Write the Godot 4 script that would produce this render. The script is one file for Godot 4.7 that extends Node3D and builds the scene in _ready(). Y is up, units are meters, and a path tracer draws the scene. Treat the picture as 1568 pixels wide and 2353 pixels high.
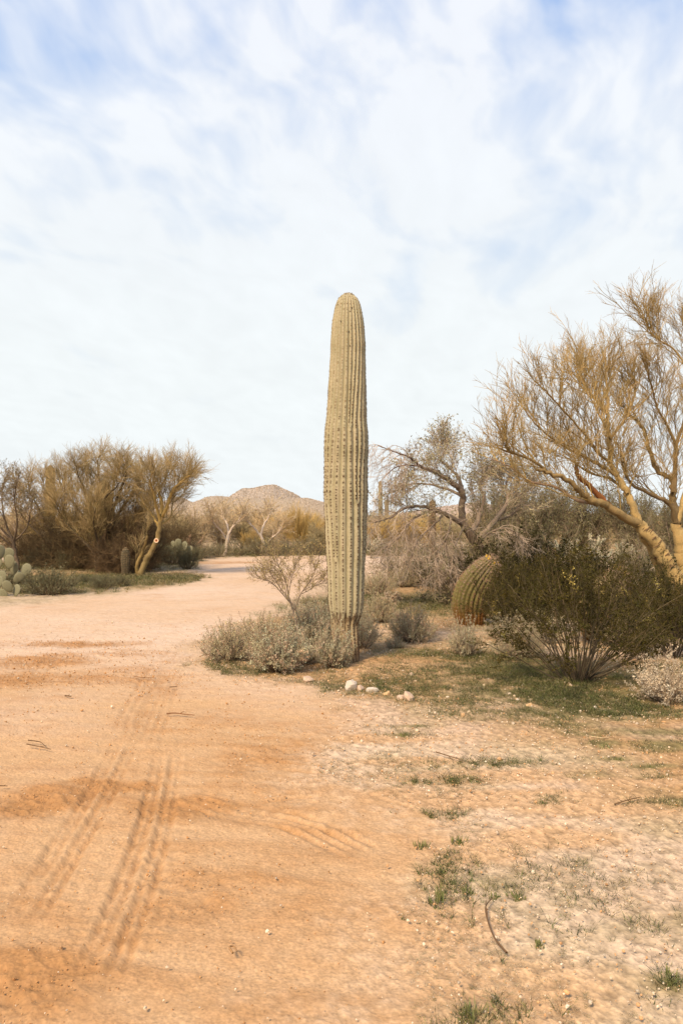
extends Node3D
# A desert track bending past a lone saguaro. Lengths in metres, y up, the camera looks along -z.
const F := 1829.0      # focal length and image centre, in the pixels that the photograph was measured in
const CX := 784.0
const HZ := 1190.0     # height of the horizon in the photograph
const EYE := 1.6

class Buf:
	var v := PackedVector3Array()
	var n := PackedVector3Array()
	var c := PackedColorArray()

	func tri(a: Vector3, b: Vector3, d: Vector3, nn: Vector3, col: Color) -> void:
		if (d - a).cross(b - a).dot(nn) < 0.0:
			v.push_back(a); v.push_back(d); v.push_back(b)
		else:
			v.push_back(a); v.push_back(b); v.push_back(d)
		n.push_back(nn); n.push_back(nn); n.push_back(nn)
		c.push_back(col); c.push_back(col); c.push_back(col)

	func tube(p: PackedVector3Array, r: PackedFloat32Array, sides: int, c0: Color, c1: Color) -> void:
		var m := p.size()
		var pv := PackedVector3Array()
		var pn := PackedVector3Array()
		var t := (p[1] - p[0]).normalized()
		var u := t.cross(Vector3(0.31, 0.17, 0.93)).normalized()
		for i in m:
			if i > 0:
				t = (p[mini(i + 1, m - 1)] - p[i - 1]).normalized()
			u = (u - t * u.dot(t)).normalized()
			var w := t.cross(u)
			for k in sides:
				var a := TAU * k / sides
				var dd := u * cos(a) + w * sin(a)
				pn.push_back(dd)
				pv.push_back(p[i] + dd * r[i])
		for i in m - 1:
			var ca := c0.lerp(c1, float(i) / (m - 1))
			for k in sides:
				var k2 := (k + 1) % sides
				var a := i * sides + k
				var b := i * sides + k2
				var d := a + sides
				var e := b + sides
				v.append_array([pv[a], pv[d], pv[b], pv[b], pv[d], pv[e]])
				n.append_array([pn[a], pn[d], pn[b], pn[b], pn[d], pn[e]])
				c.append_array([ca, ca, ca, ca, ca, ca])

	func leaf(p: Vector3, along: Vector3, side: Vector3, col: Color) -> void:
		var nn := along.cross(side).normalized()
		var tip := p + along
		var l := p + along * 0.5 + side * 0.5
		var r := p + along * 0.5 - side * 0.5
		v.append_array([p, l, tip, p, tip, r])
		n.append_array([nn, nn, nn, nn, nn, nn])
		c.append_array([col, col, col, col, col, col])

	func add(b: Buf, t: Transform3D, col: Color) -> void:
		if b.v.is_empty():
			return
		v.append_array(t * b.v)
		n.append_array(Transform3D(t.basis.orthonormalized(), Vector3.ZERO) * b.n)
		var cc := PackedColorArray()
		cc.resize(b.v.size())
		cc.fill(col)
		c.append_array(cc)

	func mesh() -> ArrayMesh:
		var a := []
		a.resize(Mesh.ARRAY_MAX)
		a[Mesh.ARRAY_VERTEX] = v
		a[Mesh.ARRAY_NORMAL] = n
		a[Mesh.ARRAY_COLOR] = c
		var am := ArrayMesh.new()
		am.add_surface_from_arrays(Mesh.PRIMITIVE_TRIANGLES, a)
		return am

var rng := RandomNumberGenerator.new()
var used := {}
var M := {}
var sprays := {}

# ---------- naming ----------
func numbered(called: String) -> String:
	var k: int = used.get(called, 0)
	used[called] = k + 1
	return called if k == 0 else "%s_%03d" % [called, k]

func thing(called: String, label: String, category: String, where := Vector3.ZERO, turn := 0.0, group := "") -> Node3D:
	var o := Node3D.new()
	o.name = numbered(called)
	add_child(o)
	o.position = where
	o.rotation.y = turn
	tag(o, label, category, group)
	return o

func tag(o: Node, label: String, category: String, group := "") -> void:
	o.set_meta("label", label)
	o.set_meta("category", category)
	if group:
		o.set_meta("group", group)

func part(called: String, mesh: Mesh, mat: Material, parent: Node3D, kind := "") -> MeshInstance3D:
	var o := MeshInstance3D.new()
	o.name = called
	o.mesh = mesh
	o.material_override = mat
	if mesh is ArrayMesh:
		for s in mesh.get_surface_count():
			mesh.surface_set_material(s, mat)
	if kind:
		o.set_meta("kind", kind)
	parent.add_child(o, true)
	return o

func lone(called: String, mesh: Mesh, mat: Material, label: String, category: String, where: Vector3, turn := 0.0, group := "") -> MeshInstance3D:
	var o := part(numbered(called), mesh, mat, self)
	o.position = where
	o.rotation.y = turn
	tag(o, label, category, group)
	return o

# ---------- places ----------
func gp(px: float, py: float) -> Vector3:          # the point of the ground seen at that pixel
	var d := EYE * F / (py - HZ)
	return Vector3((px - CX) / F * d, 0, -d)

func at(px: float, py: float, d: float) -> Vector3:
	return Vector3((px - CX) / F * d, EYE - (py - HZ) / F * d, -d)

func rv() -> Vector3:
	return Vector3(rng.randfn(), rng.randfn(), rng.randfn()).normalized()

func vary(c: Color, k: float) -> Color:
	var f := 1.0 + rng.randf_range(-k, k)
	var g := rng.randf_range(-k, k) * 0.25
	return Color(c.r * f * (1 + g), c.g * f, c.b * f * (1 - g))

func facing(dir: Vector3, s: float, where: Vector3) -> Transform3D:
	var y := dir.normalized()
	var x := y.cross(rv()).normalized()
	return Transform3D(Basis(x * s, y * s, x.cross(y) * s), where)

func way(p: Vector3, dir: Vector3, length: float, segs: int, wig: float, up: float) -> PackedVector3Array:
	var out := PackedVector3Array([p])
	var d := dir.normalized()
	for i in segs:
		d = (d + rv() * wig + Vector3.UP * up).normalized()
		p += d * length / segs
		out.push_back(p)
	return out

func taper(m: int, r0: float, r1: float) -> PackedFloat32Array:
	var out := PackedFloat32Array()
	for i in m:
		out.push_back(lerpf(r0, r1, float(i) / (m - 1)))
	return out

func smooth(p: PackedVector3Array, per: int) -> PackedVector3Array:
	var out := PackedVector3Array()
	var m := p.size()
	for i in m - 1:
		for k in per:
			out.push_back(p[i].cubic_interpolate(p[i + 1], p[maxi(i - 1, 0)], p[mini(i + 2, m - 1)], float(k) / per))
	out.push_back(p[m - 1])
	return out

func on(p: PackedVector3Array, f: float) -> Array:  # point and direction at the fraction f of a path
	var x := clampf(f, 0, 0.999) * (p.size() - 1)
	var i := int(x)
	return [p[i].lerp(p[i + 1], x - i), (p[i + 1] - p[i]).normalized()]

# ---------- twigs ----------
# A spray is a shoot one unit long with side twigs and leaves, laid again and again along the branches.
func make_sprays(called: String, count: int, o: Dictionary) -> void:
	var all := []
	for s in count:
		var tw := Buf.new()
		var lf := Buf.new()
		var r: float = o.r
		var main := way(Vector3.ZERO, Vector3.UP, 1.0, 3, o.get("wig", 0.12), 0.0)
		tw.tube(main, taper(4, r, r * 0.45), 3, Color.WHITE, Color.WHITE)
		var paths := [main]
		for k in int(o.side):
			var at_ := on(main, lerpf(0.12, 0.95, (k + rng.randf()) / o.side))
			var out_ := rv()
			out_ = (out_ - at_[1] * out_.dot(at_[1])).normalized()
			var dd: Vector3 = at_[1] * cos(o.angle) + out_ * sin(o.angle)
			var w := way(at_[0], dd, rng.randf_range(o.short, o.long), int(o.get("bends", 1)), 0.15, o.get("up", 0.0))
			tw.tube(w, taper(w.size(), r * 0.7, r * 0.35), 3, Color.WHITE, Color.WHITE)
			paths.push_back(w)
		for k in int(o.get("leaves", 0)):
			var p: PackedVector3Array = paths[rng.randi() % paths.size()]
			var q := on(p, rng.randf_range(0.15, 1.0))
			var s_: float = o.leaf * rng.randf_range(0.6, 1.3)
			var d1: Vector3 = (q[1] * 0.6 + rv()).normalized()
			lf.leaf(q[0], d1 * s_, d1.cross(rv()).normalized() * s_ * o.get("broad", 0.5), Color.WHITE)
		all.push_back([tw, lf])
	sprays[called] = all

func lay(kind: String, tw: Buf, lf: Buf, where: Vector3, dir: Vector3, size: float, tc: Color, lc: Color) -> void:
	var s: Array = sprays[kind][rng.randi() % sprays[kind].size()]
	var t := facing(dir, size, where)
	tw.add(s[0], t, tc)
	lf.add(s[1], t, lc)

# Branches along a limb: each a curved shoot with sprays on it.
func clothe(limb: PackedVector3Array, n: int, o: Dictionary, tw: Buf, lf: Buf) -> void:
	for k in n:
		var f := lerpf(o.get("from", 0.3), 1.0, (k + rng.randf()) / n)
		var q := on(limb, f)
		var out_ := rv()
		out_ = (out_ - q[1] * out_.dot(q[1])).normalized()
		var ang := rng.randf_range(o.get("a0", 0.4), o.get("a1", 0.95))
		var dir: Vector3 = (q[1] * cos(ang) + out_ * sin(ang) + Vector3.UP * o.get("lift", 0.25)).normalized()
		var length: float = o.len * rng.randf_range(0.55, 1.15) * (1.2 - 0.78 * f)
		if k == n - 1:
			dir = q[1]; q[0] = limb[limb.size() - 1]
		var p := way(q[0], dir, length, 5, o.get("wig", 0.16), o.get("up", 0.05))
		var r: float = o.r * rng.randf_range(0.7, 1.2)
		tw.tube(p, taper(6, r, r * 0.35), 4, vary(o.bark, 0.15), vary(o.twig, 0.15))
		for j in int(o.get("sub", 0)):
			var e := on(p, lerpf(0.15, 0.9, (j + rng.randf()) / o.sub))
			var sd := rv()
			sd = (sd - e[1] * sd.dot(e[1])).normalized()
			var sdir: Vector3 = (e[1] + sd * rng.randf_range(0.5, 0.95) + Vector3.UP * o.get("lift", 0.25) * 0.5).normalized()
			var sp := way(e[0], sdir, length * rng.randf_range(0.35, 0.65), 4, o.get("wig", 0.16), o.get("up", 0.05))
			tw.tube(sp, taper(5, r * 0.6, r * 0.3), 3, vary(o.bark.lerp(o.twig, 0.5), 0.15), vary(o.twig, 0.15))
			for i in int(o.sub_sprays):
				var g: float = (i + rng.randf()) / o.sub_sprays
				var s_ := on(sp, lerpf(0.1, 1.0, g))
				var sdd: Vector3 = (s_[1] + rv() * o.get("spread", 0.6) + Vector3.UP * o.get("spray_up", 0.15)).normalized()
				lay(o.spray, tw, lf, s_[0], sdd, o.size * rng.randf_range(0.6, 1.25), vary(o.twig.lerp(o.get("tip", o.twig), g), 0.22), vary(o.get("leaf", o.twig), 0.3))
		var m := int(o.sprays)
		for j in m:
			var g := (j + rng.randf()) / m
			var e := on(p, lerpf(0.12, 1.0, g))
			var dd: Vector3 = (e[1] + rv() * o.get("spread", 0.6) + Vector3.UP * o.get("spray_up", 0.15)).normalized()
			lay(o.spray, tw, lf, e[0], dd, o.size * rng.randf_range(0.6, 1.25), vary(o.twig.lerp(o.get("tip", o.twig), g), 0.22), vary(o.get("leaf", o.twig), 0.3))

# A woody tree: limbs given as paths with radii at both ends; the trunk and each limb is a part, the twigs and leaves are one part each.
func woody(t: Node3D, limbs: Array, o: Dictionary) -> void:
	var tw := Buf.new()
	var lf := Buf.new()
	for k in limbs.size():
		var l: Array = limbs[k]
		var p := smooth(l[0], 5)
		if l[1] > 0.012:
			for i in range(1, p.size() - 1):
				p[i] += rv() * minf(l[1] * 0.22, 0.02)
		var b := Buf.new()
		var rr := taper(p.size(), l[1] * o.get("slim", 1.0) if k > 0 else l[1], l[2])
		for i in rr.size():
			rr[i] *= rng.randf_range(0.93, 1.07)
		if l[1] > 0.05:
			rr[0] *= 1.15
		b.tube(p, rr, 9 if l[1] > 0.04 else 5, Color(1, 1, 1), Color(1, 1, 1))
		var bc := Color.WHITE
		for i in b.c.size():
			if i % 6 == 0:
				bc = vary(l[4] if l.size() > 4 else o.bark, 0.16)
			b.c[i] = bc
		part("trunk" if k == 0 else "limb", b.mesh(), M[o.get("bark_mat", "bark")], t)
		if l[3] > 0:
			clothe(p, l[3], o, tw, lf)
	if tw.v.size():
		part("twigs", tw.mesh(), M.twig, t, "stuff")
	if lf.v.size():
		part("leaves", lf.mesh(), M.leaf, t, "stuff")

# A shrub: stems fanning out of one root to a dome, with sprays on their outer part.
func shrub_meshes(o: Dictionary) -> Array:
	var st := Buf.new()
	var tw := Buf.new()
	var lf := Buf.new()
	for k in int(o.stems):
		var az := rng.randf() * TAU
		var tilt := acos(1.0 - rng.randf() * (1.0 - cos(o.get("open", 1.25)))) 
		var dir := Vector3(cos(az) * sin(tilt), cos(tilt), sin(az) * sin(tilt))
		var reach := 1.0 / sqrt(pow(sin(tilt) / o.w, 2) + pow(cos(tilt) / o.h, 2)) * rng.randf_range(0.72, 1.08)
		var foot: Vector3 = Vector3(cos(az), 0, sin(az)) * rng.randf() * o.w * o.get("foot", 0.12) - Vector3(0, 0.02, 0)
		var start := Vector3(dir.x, dir.y + o.get("rise", 0.0), dir.z)
		var p := way(foot, start, reach, 5, o.get("wig", 0.12), o.get("up", 0.0))
		var r: float = o.r * rng.randf_range(0.6, 1.2)
		st.tube(p, taper(6, r, r * 0.3), 4, vary(o.bark, 0.2), vary(o.twig, 0.2))
		var m := int(o.sprays)
		for j in m:
			var g := lerpf(o.get("from", 0.35), 1.0, (j + rng.randf()) / m)
			var e := on(p, g)
			var dd: Vector3 = (e[1] + rv() * o.get("spread", 0.6) + Vector3.UP * o.get("spray_up", 0.2)).normalized()
			var lc: Color = o.get("leaf", o.twig)
			if o.has("dry") and rng.randf() < o.dry_share:
				lc = o.dry
			lay(o.spray, tw, lf, e[0], dd, o.size * rng.randf_range(0.6, 1.25) * (1.2 - 0.3 * g), vary(o.twig, 0.25), vary(lc, 0.3))
	var out := [["stems", st.mesh(), M.twig, "stuff"], ["twigs", tw.mesh(), M.twig, "stuff"]]
	if lf.v.size():
		out.push_back(["leaves", lf.mesh(), M.leaf, "stuff"])
	return out

func plant(parts: Array, called: String, label: String, category: String, where: Vector3, size := Vector3.ONE, turn := 0.0, group := "") -> Node3D:
	var t := thing(called, label, category, where, turn, group)
	t.scale = size
	for p in parts:
		part(p[0], p[1], p[2], t, p[3] if p.size() > 3 else "")
	return t

# The same, brought to a height and a half width that were measured in the photograph.
func plant_fit(parts: Array, called: String, label: String, category: String, where: Vector3, half: float, high: float, turn: float, group := "") -> Node3D:
	var box: AABB = parts[0][1].get_aabb()
	for p in parts:
		box = box.merge(p[1].get_aabb())
	var w := 2.0 * half / (0.5 * (box.size.x + box.size.z)) * 1.12
	return plant(parts, called, label, category, where, Vector3(w, high / box.end.y * 1.03, w), turn, group)

# Limbs of a bush-like tree: n limbs from the foot spreading into a crown w wide (half) and h high.
func fan(n: int, w: float, h: float, r: float, kids: int, low := 0.25) -> Array:
	var out := []
	for k in n:
		var az := TAU * (k + rng.randf_range(-0.35, 0.35)) / n
		var f := rng.randf_range(low, 1.0)
		var side := Vector3(cos(az), 0, sin(az)) * w * sqrt(f) * rng.randf_range(0.55, 0.95)
		var top := h * lerpf(0.9, 0.55, f) * rng.randf_range(0.8, 1.1)
		var p := PackedVector3Array([Vector3(rng.randf_range(-0.1, 0.1), -0.05, rng.randf_range(-0.1, 0.1)), side * 0.25 + Vector3(0, top * 0.3, 0), side * 0.62 + Vector3(0, top * 0.62, 0) + rv() * 0.1, side + Vector3(0, top, 0)])
		out.push_back([p, r * rng.randf_range(0.7, 1.1), r * 0.18, kids])
	return out

func woody_meshes(limbs: Array, o: Dictionary) -> Array:
	var holder := Node3D.new()
	woody(holder, limbs, o)
	var out := []
	for ch in holder.get_children():
		out.push_back([String(ch.name).rstrip("0123456789"), ch.mesh, ch.material_override, ch.get_meta("kind", "")])
	holder.free()
	return out

# ---------- ribbed cacti ----------
# Rings along centres with radii. Ribs that fork have an entry fork[i] = height; above it the rib is two.
# Returns [mesh buffer, crests], crests being [point, outward direction, height] about `step` apart.
func ribbed(cen: PackedVector3Array, rad: PackedFloat32Array, ribs: int, depth: float, cols: int, forks: Dictionary, shade: Callable, step: float, turn := 0.0, bead := 0.0) -> Array:
	var rows := cen.size()
	var v := PackedVector3Array()
	var c := PackedColorArray()
	var crests := []
	var run := 0.0
	var next := 0.04
	var fx := Vector3.RIGHT
	for i in rows:
		var t := (cen[mini(i + 1, rows - 1)] - cen[maxi(i - 1, 0)]).normalized()
		fx = (fx - t * fx.dot(t)).normalized()
		var fz := fx.cross(t)
		var h := cen[i].y
		if i > 0:
			run += maxf(cen[i].distance_to(cen[i - 1]), absf(rad[i] - rad[i - 1]))
		var edge := PackedFloat32Array([0.0])
		var deep := PackedFloat32Array([1.0])
		for k in ribs:
			if forks.has(k) and h > forks[k]:
				var g := smoothstep(0.0, 0.9, h - forks[k])
				edge.push_back(edge[-1] + lerpf(0.5, 1.0, g)); deep.push_back(smoothstep(0.0, 0.09, h - forks[k]))
				edge.push_back(edge[-1] + lerpf(0.5, 1.0, g)); deep.push_back(1.0)
			else:
				edge.push_back(edge[-1] + 1.0); deep.push_back(1.0)
		var total := edge[-1]
		var e := 0
		var dd := depth * smoothstep(0.0, 0.10, rad[i]) 
		for j in cols + 1:
			var w := total * j / cols
			while e < edge.size() - 2 and w > edge[e + 1]:
				e += 1
			var u := clampf((w - edge[e]) / (edge[e + 1] - edge[e]), 0, 1)
			var bump := pow(sin(PI * u), 0.75)
			var a := TAU * w / total + turn
			var dir := fx * sin(a) + fz * cos(a)
			v.push_back(cen[i] + dir * rad[i] * (1.0 - dd * (1.0 - bump) * lerpf(deep[e], deep[e + 1], u) + bead * bump * cos(TAU * run / maxf(step, 0.001))))
			c.push_back(shade.call(h, bump, a))
		if run >= next and step > 0:
			next += step * (1.0 if rad[i] > 0.08 else 1.2)
			for k in edge.size() - 1:
				if deep[k] > 0.12 and deep[k + 1] > 0.12 and rad[i] > 0.01:
					var a := TAU * (edge[k] + edge[k + 1]) * 0.5 / total + turn
					var slope := (rad[mini(i + 1, rows - 1)] - rad[maxi(i - 1, 0)]) / maxf(1e-3, cen[mini(i + 1, rows - 1)].distance_to(cen[maxi(i - 1, 0)]))
					var dir := fx * sin(a) + fz * cos(a)
					crests.push_back([cen[i] + dir * rad[i] + t * rng.randf_range(-0.3, 0.3) * step, (dir - t * clampf(slope, -3, 3)).normalized(), h])
	var b := Buf.new()
	var n := PackedVector3Array()
	n.resize(v.size())
	var wide := cols + 1
	for i in rows:
		for j in wide:
			var jl := j - 1 if j > 0 else cols - 1
			var jr := j + 1 if j < cols else 1
			var ax := v[i * wide + jr] - v[i * wide + jl]
			var up := v[mini(i + 1, rows - 1) * wide + j] - v[maxi(i - 1, 0) * wide + j]
			n[i * wide + j] = ax.cross(up).normalized()
	for i in rows - 1:
		for j in cols:
			var a := i * wide + j
			var p := a + 1
			var d := a + wide
			var q := d + 1
			b.v.append_array([v[a], v[d], v[p], v[p], v[d], v[q]])
			b.n.append_array([n[a], n[d], n[p], n[p], n[d], n[q]])
			b.c.append_array([c[a], c[d], c[p], c[p], c[d], c[q]])
	return [b, crests]

func spine_star(count: int, length: float, r: float, pad: float) -> Buf:
	var b := Buf.new()
	for k in count:
		var a := TAU * k / count + rng.randf_range(-0.3, 0.3)
		var lift := rng.randf_range(0.25, 1.3)
		var d := Vector3(cos(a), lift, sin(a)).normalized()
		var s := d.cross(Vector3.UP).normalized() * r
		var u := s.cross(d).normalized() * r
		var tip := d * length * rng.randf_range(0.6, 1.1)
		for tri in [[s, u], [u, -s], [-s, s]]:
			b.tri(tri[0], tip, tri[1], (tri[0] + tri[1] + u * 0.3).normalized(), Color.WHITE)
	for k in 6:
		var a := TAU * k / 6
		var a2 := TAU * (k + 1) / 6
		b.tri(Vector3(cos(a) * pad, 0, sin(a) * pad), Vector3(0, pad * 0.8, 0), Vector3(cos(a2) * pad, 0, sin(a2) * pad), Vector3(cos(a), 1.2, sin(a)).normalized(), Color.WHITE)
	return b

func scatter(mesh: Mesh, mat: Material, places: Array, colours: PackedColorArray) -> MultiMeshInstance3D:
	var mm := MultiMesh.new()
	mm.transform_format = MultiMesh.TRANSFORM_3D
	mm.use_colors = true
	mm.mesh = mesh
	mm.instance_count = places.size()
	for i in places.size():
		mm.set_instance_transform(i, places[i])
		mm.set_instance_color(i, colours[i])
	var o := MultiMeshInstance3D.new()
	o.multimesh = mm
	o.material_override = mat
	o.set_meta("kind", "stuff")
	return o

func spines(t: Node3D, crests: Array, star: Buf, low: Color, high: Color, turn_at: float, size0: float, size1: float) -> void:
	var where := []
	var cols := PackedColorArray()
	for q in crests:
		var f := smoothstep(turn_at - 0.7, turn_at + 0.7, q[2] + rng.randf_range(-0.25, 0.25))
		where.push_back(facing(q[1], lerpf(size0, size1, f) * rng.randf_range(0.75, 1.2), q[0] - q[1] * 0.003))
		cols.push_back(vary(low.lerp(high, f), 0.25))
	var o := scatter(star.mesh(), M.twig, where, cols)
	o.name = "spines"
	t.add_child(o, true)

func profile(list: Array, rows: int) -> Array:      # list of [height, radius, x, z] from the foot up
	var p := PackedVector3Array()
	var rd := PackedVector3Array()
	for q in list:
		p.push_back(Vector3(q[2], q[0], q[3]))
		rd.push_back(Vector3(q[1], 0, 0))
	var cen := PackedVector3Array()
	var rad := PackedFloat32Array()
	var per := ceili(float(rows) / (list.size() - 1))
	var sp := smooth(p, per)
	for i in sp.size():
		var x := float(i) / per
		var k := mini(int(x), list.size() - 2)
		var f := x - k
		var m := list.size() - 1
		# straight between the last stations, smooth elsewhere
		var r := rd[k].cubic_interpolate(rd[k + 1], rd[maxi(k - 1, 0)], rd[mini(k + 2, m)], f).x
		cen.push_back(sp[i]); rad.push_back(maxf(r, 0.0))
	return [cen, rad]

func main_saguaro() -> void:
	var base := gp(796, 1524)
	var s := -base.z / F
	var list := []
	for q in [[1530, 27, 801], [1505, 27.5, 798], [1480, 30, 795], [1450, 32, 792], [1432, 33, 791], [1420, 34.2, 792], [1411, 36.4, 793], [1396, 39.6, 794], [1350, 42, 794], [1300, 44, 794], [1250, 46.5, 794], [1200, 48.5, 794], [1150, 50, 794], [1090, 50.5, 794], [1010, 50, 795], [980, 48.5, 795], [945, 46, 796], [900, 43.5, 797], [850, 42, 798], [800, 40, 799], [760, 38, 799], [727, 34.5, 799], [706, 30, 799], [690, 24, 799], [680, 16, 799], [675, 8, 799], [673, 0.5, 799]]:
		list.push_back([(1524 - q[0]) * s, q[1] * s, (q[2] - 796) * s, 0.0])
	var pr := profile(list, 390)
	for i in pr[1].size():
		pr[1][i] *= 1.0 + 0.010 * sin(pr[0][i].y * 11.0) + 0.006 * sin(pr[0][i].y * 27.0 + 1.0)
	var ns := FastNoiseLite.new()
	ns.seed = 5
	ns.frequency = 6.0
	var shade := func(h: float, bump: float, a: float) -> Color:
		var w := ns.get_noise_3d(sin(a) * 0.7, h * 0.5, cos(a) * 0.7)
		var fine := ns.get_noise_3d(sin(a) * 3.0, h * 5.0, cos(a) * 3.0)
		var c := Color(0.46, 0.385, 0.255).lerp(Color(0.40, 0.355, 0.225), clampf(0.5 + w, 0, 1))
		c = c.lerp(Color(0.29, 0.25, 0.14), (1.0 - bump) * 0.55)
		# yearly growth bands, greyer and browner by turns, and pale corky scuffs
		var band := sin(h * 11.0 + w * 2.5) * 0.5 + 0.5
		c = c.lerp(Color(0.33, 0.275, 0.155), 0.30 * band * clampf(0.5 + w * 1.5, 0, 1))
		c = c.lerp(Color(0.52, 0.42, 0.29), 0.5 * smoothstep(0.28, 0.45, fine))
		var scar := 1.0 - smoothstep(0.012, 0.055, absf(h - 0.495 + fine * 0.07 + w * 0.11))
		c = c.lerp(Color(0.10, 0.055, 0.025), scar * 0.9)
		if h < 0.50 - fine * 0.07 - w * 0.11:
			c = Color(0.44, 0.335, 0.195).lerp(Color(0.15, 0.09, 0.045), clampf((1.0 - bump) * 1.1 + fine * 0.5 - 0.25, 0, 1))
			var bark := smoothstep(-0.1, 0.25, sin(a) * 0.7 - 0.45 + (0.22 - h) * 1.6 + fine * 0.5)
			c = c.lerp(Color(0.17, 0.11, 0.065), bark * 0.9)
			c = c.lerp(Color(0.10, 0.055, 0.025), scar * 0.8)
		return c * (1.0 + fine * 0.12)
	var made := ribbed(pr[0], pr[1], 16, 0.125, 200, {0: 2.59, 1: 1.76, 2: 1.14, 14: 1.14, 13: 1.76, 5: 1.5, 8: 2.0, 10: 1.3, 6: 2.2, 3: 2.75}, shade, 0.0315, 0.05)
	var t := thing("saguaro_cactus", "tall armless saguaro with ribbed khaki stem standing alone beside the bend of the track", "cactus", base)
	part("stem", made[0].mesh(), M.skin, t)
	var up: Array = made[1].filter(func(q): return q[2] > 0.1 and not (q[2] > 0.47 and q[2] < 0.52))
	spines(t, up, spine_star(8, 0.024, 0.0019, 0.0086), Color(0.085, 0.045, 0.025), Color(0.25, 0.165, 0.08), 2.75, 1.05, 0.72)
	# dark pecked holes near the top
	var hole := Buf.new()
	for k in 10:
		var a := TAU * k / 10
		var a2 := TAU * (k + 1) / 10
		hole.tri(Vector3(cos(a) * 0.6, 0.0, sin(a)), Vector3(0, 0.35, 0), Vector3(cos(a2) * 0.6, 0.0, sin(a2)), Vector3(cos(a), 2, sin(a)).normalized(), Color(0.03, 0.018, 0.01))
	var hm := hole.mesh()
	for q in [[803, 724], [796, 738], [808, 715], [801, 771], [782, 746], [803, 803], [813, 878], [795, 838], [770, 724], [829, 735], [823, 800], [776, 704], [820, 908]]:
		var h: float = (1524 - q[1]) * s
		var r := 0.0
		for i in pr[0].size() - 1:
			if pr[0][i].y <= h and pr[0][i + 1].y > h:
				r = pr[1][i]
		var x: float = (q[0] - 796) * s
		var cx := (799 - 796) * s
		var sn := clampf((x - cx) / r, -0.97, 0.97)
		var dir := Vector3(sn, 0, sqrt(1 - sn * sn))
		var o := part("pecked_hole", hm, M.skin, t)
		o.transform = Transform3D(Basis(dir.cross(Vector3.UP), dir, Vector3.DOWN).scaled(Vector3.ONE * 0.0095), Vector3(cx, h, 0) + dir * (r - 0.004))

func small_saguaro(label: String, px: float, top: float, d: float, half: float, col: Color, low_px := 0.0, tilt := 0.0) -> void:
	var foot := at(px + low_px, HZ, d)
	foot.y = 0
	var h := EYE - (top - HZ) / F * d
	var r := half / F * d
	var list := [[-0.05, r * 0.8, 0, 0], [h * 0.25, r * 0.95, tilt * 0.2, 0], [h * 0.6, r * 1.05, tilt * 0.6, 0], [h * 0.85, r * 0.97, tilt * 0.85, 0], [h - r * 0.9, r * 0.84, tilt * 0.95, 0], [h - r * 0.3, r * 0.5, tilt, 0], [h, r * 0.04, tilt, 0]]
	var pr := profile(list, 70)
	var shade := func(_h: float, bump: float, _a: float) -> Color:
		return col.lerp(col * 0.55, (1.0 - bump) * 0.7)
	var made := ribbed(pr[0], pr[1], 18, 0.15, 108, {}, shade, 0.05)
	var t := thing("small_saguaro", label, "cactus", foot)
	part("stem", made[0].mesh(), M.skin, t)
	spines(t, made[1], spine_star(5, 0.04, 0.003, 0.012), Color(0.12, 0.08, 0.05), Color(0.3, 0.22, 0.13), h * 0.6, 1.0, 1.0)

func barrel(label: String, foot: Vector3, size: float, lean: float, back: float) -> void:
	var l := []
	for q in [[-0.03, 0.16, 0.02], [0.08, 0.215, 0.0], [0.22, 0.265, -0.02], [0.38, 0.29, -0.015], [0.54, 0.285, 0.03], [0.70, 0.255, 0.11], [0.84, 0.21, 0.20], [0.95, 0.155, 0.28], [1.01, 0.10, 0.325], [1.03, 0.04, 0.345], [1.032, 0.004, 0.35]]:
		l.push_back([q[0] * size, q[1] * size, q[2] * lean, q[2] * back])
	var pr := profile(l, 126)
	var sz := size
	var shade := func(h: float, bump: float, a: float) -> Color:
		var k := h / sz
		var c := Color(0.24, 0.195, 0.065).lerp(Color(0.20, 0.165, 0.065), smoothstep(0.4, 0.9, k))
		c = c.lerp(Color(0.30, 0.125, 0.03), (1.0 - smoothstep(0.12, 0.38, k + 0.05 * sin(a * 7.0))) * 0.85)
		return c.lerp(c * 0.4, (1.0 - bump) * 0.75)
	var made := ribbed(pr[0], pr[1], 24, 0.15, 168, {}, shade, 0.045 * size, 0.0, 0.022)
	var t := thing("barrel_cactus", label, "cactus", foot)
	part("body", made[0].mesh(), M.skin, t)
	spines(t, made[1], spine_star(7, 0.06, 0.004, 0.012), Color(0.25, 0.12, 0.05), Color(0.36, 0.255, 0.19), 0.55 * size, 0.62, 1.0)
	var fr := Buf.new()
	var p := PackedVector3Array([Vector3(0, -0.01, 0), Vector3(0, 0.0, 0), Vector3(0, 0.02, 0), Vector3(0, 0.038, 0), Vector3(0, 0.045, 0)])
	fr.tube(p, PackedFloat32Array([0.006, 0.015, 0.02, 0.014, 0.003]), 8, Color(0.62, 0.33, 0.02), Color(0.66, 0.42, 0.04))
	var fm := fr.mesh()
	# the ring of fruit sits on the growing tip, square to the leaning axis
	var axis := Vector3(0.63 * lean, 0.77, 0.63 * back).normalized()
	var u := axis.cross(Vector3.BACK).normalized()
	var w := axis.cross(u)
	for k in 22:
		var a := TAU * k / 22.0 + rng.randf_range(-0.1, 0.1)
		var rr := (0.045 + 0.03 * (k % 3)) * size
		var o := part("fruit", fm, M.fruit, t)
		var side := u * cos(a) + w * sin(a)
		var up := (axis + side * 0.5 + rv() * 0.15).normalized()
		var s := rng.randf_range(0.95, 1.35)
		o.transform = Transform3D(Basis(up.cross(side).normalized(), up, up.cross(side).normalized().cross(up)).scaled(Vector3.ONE * s), Vector3(0.315 * lean, 1.005, 0.315 * back) * size + side * rr - axis * rr * 0.35)

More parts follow.
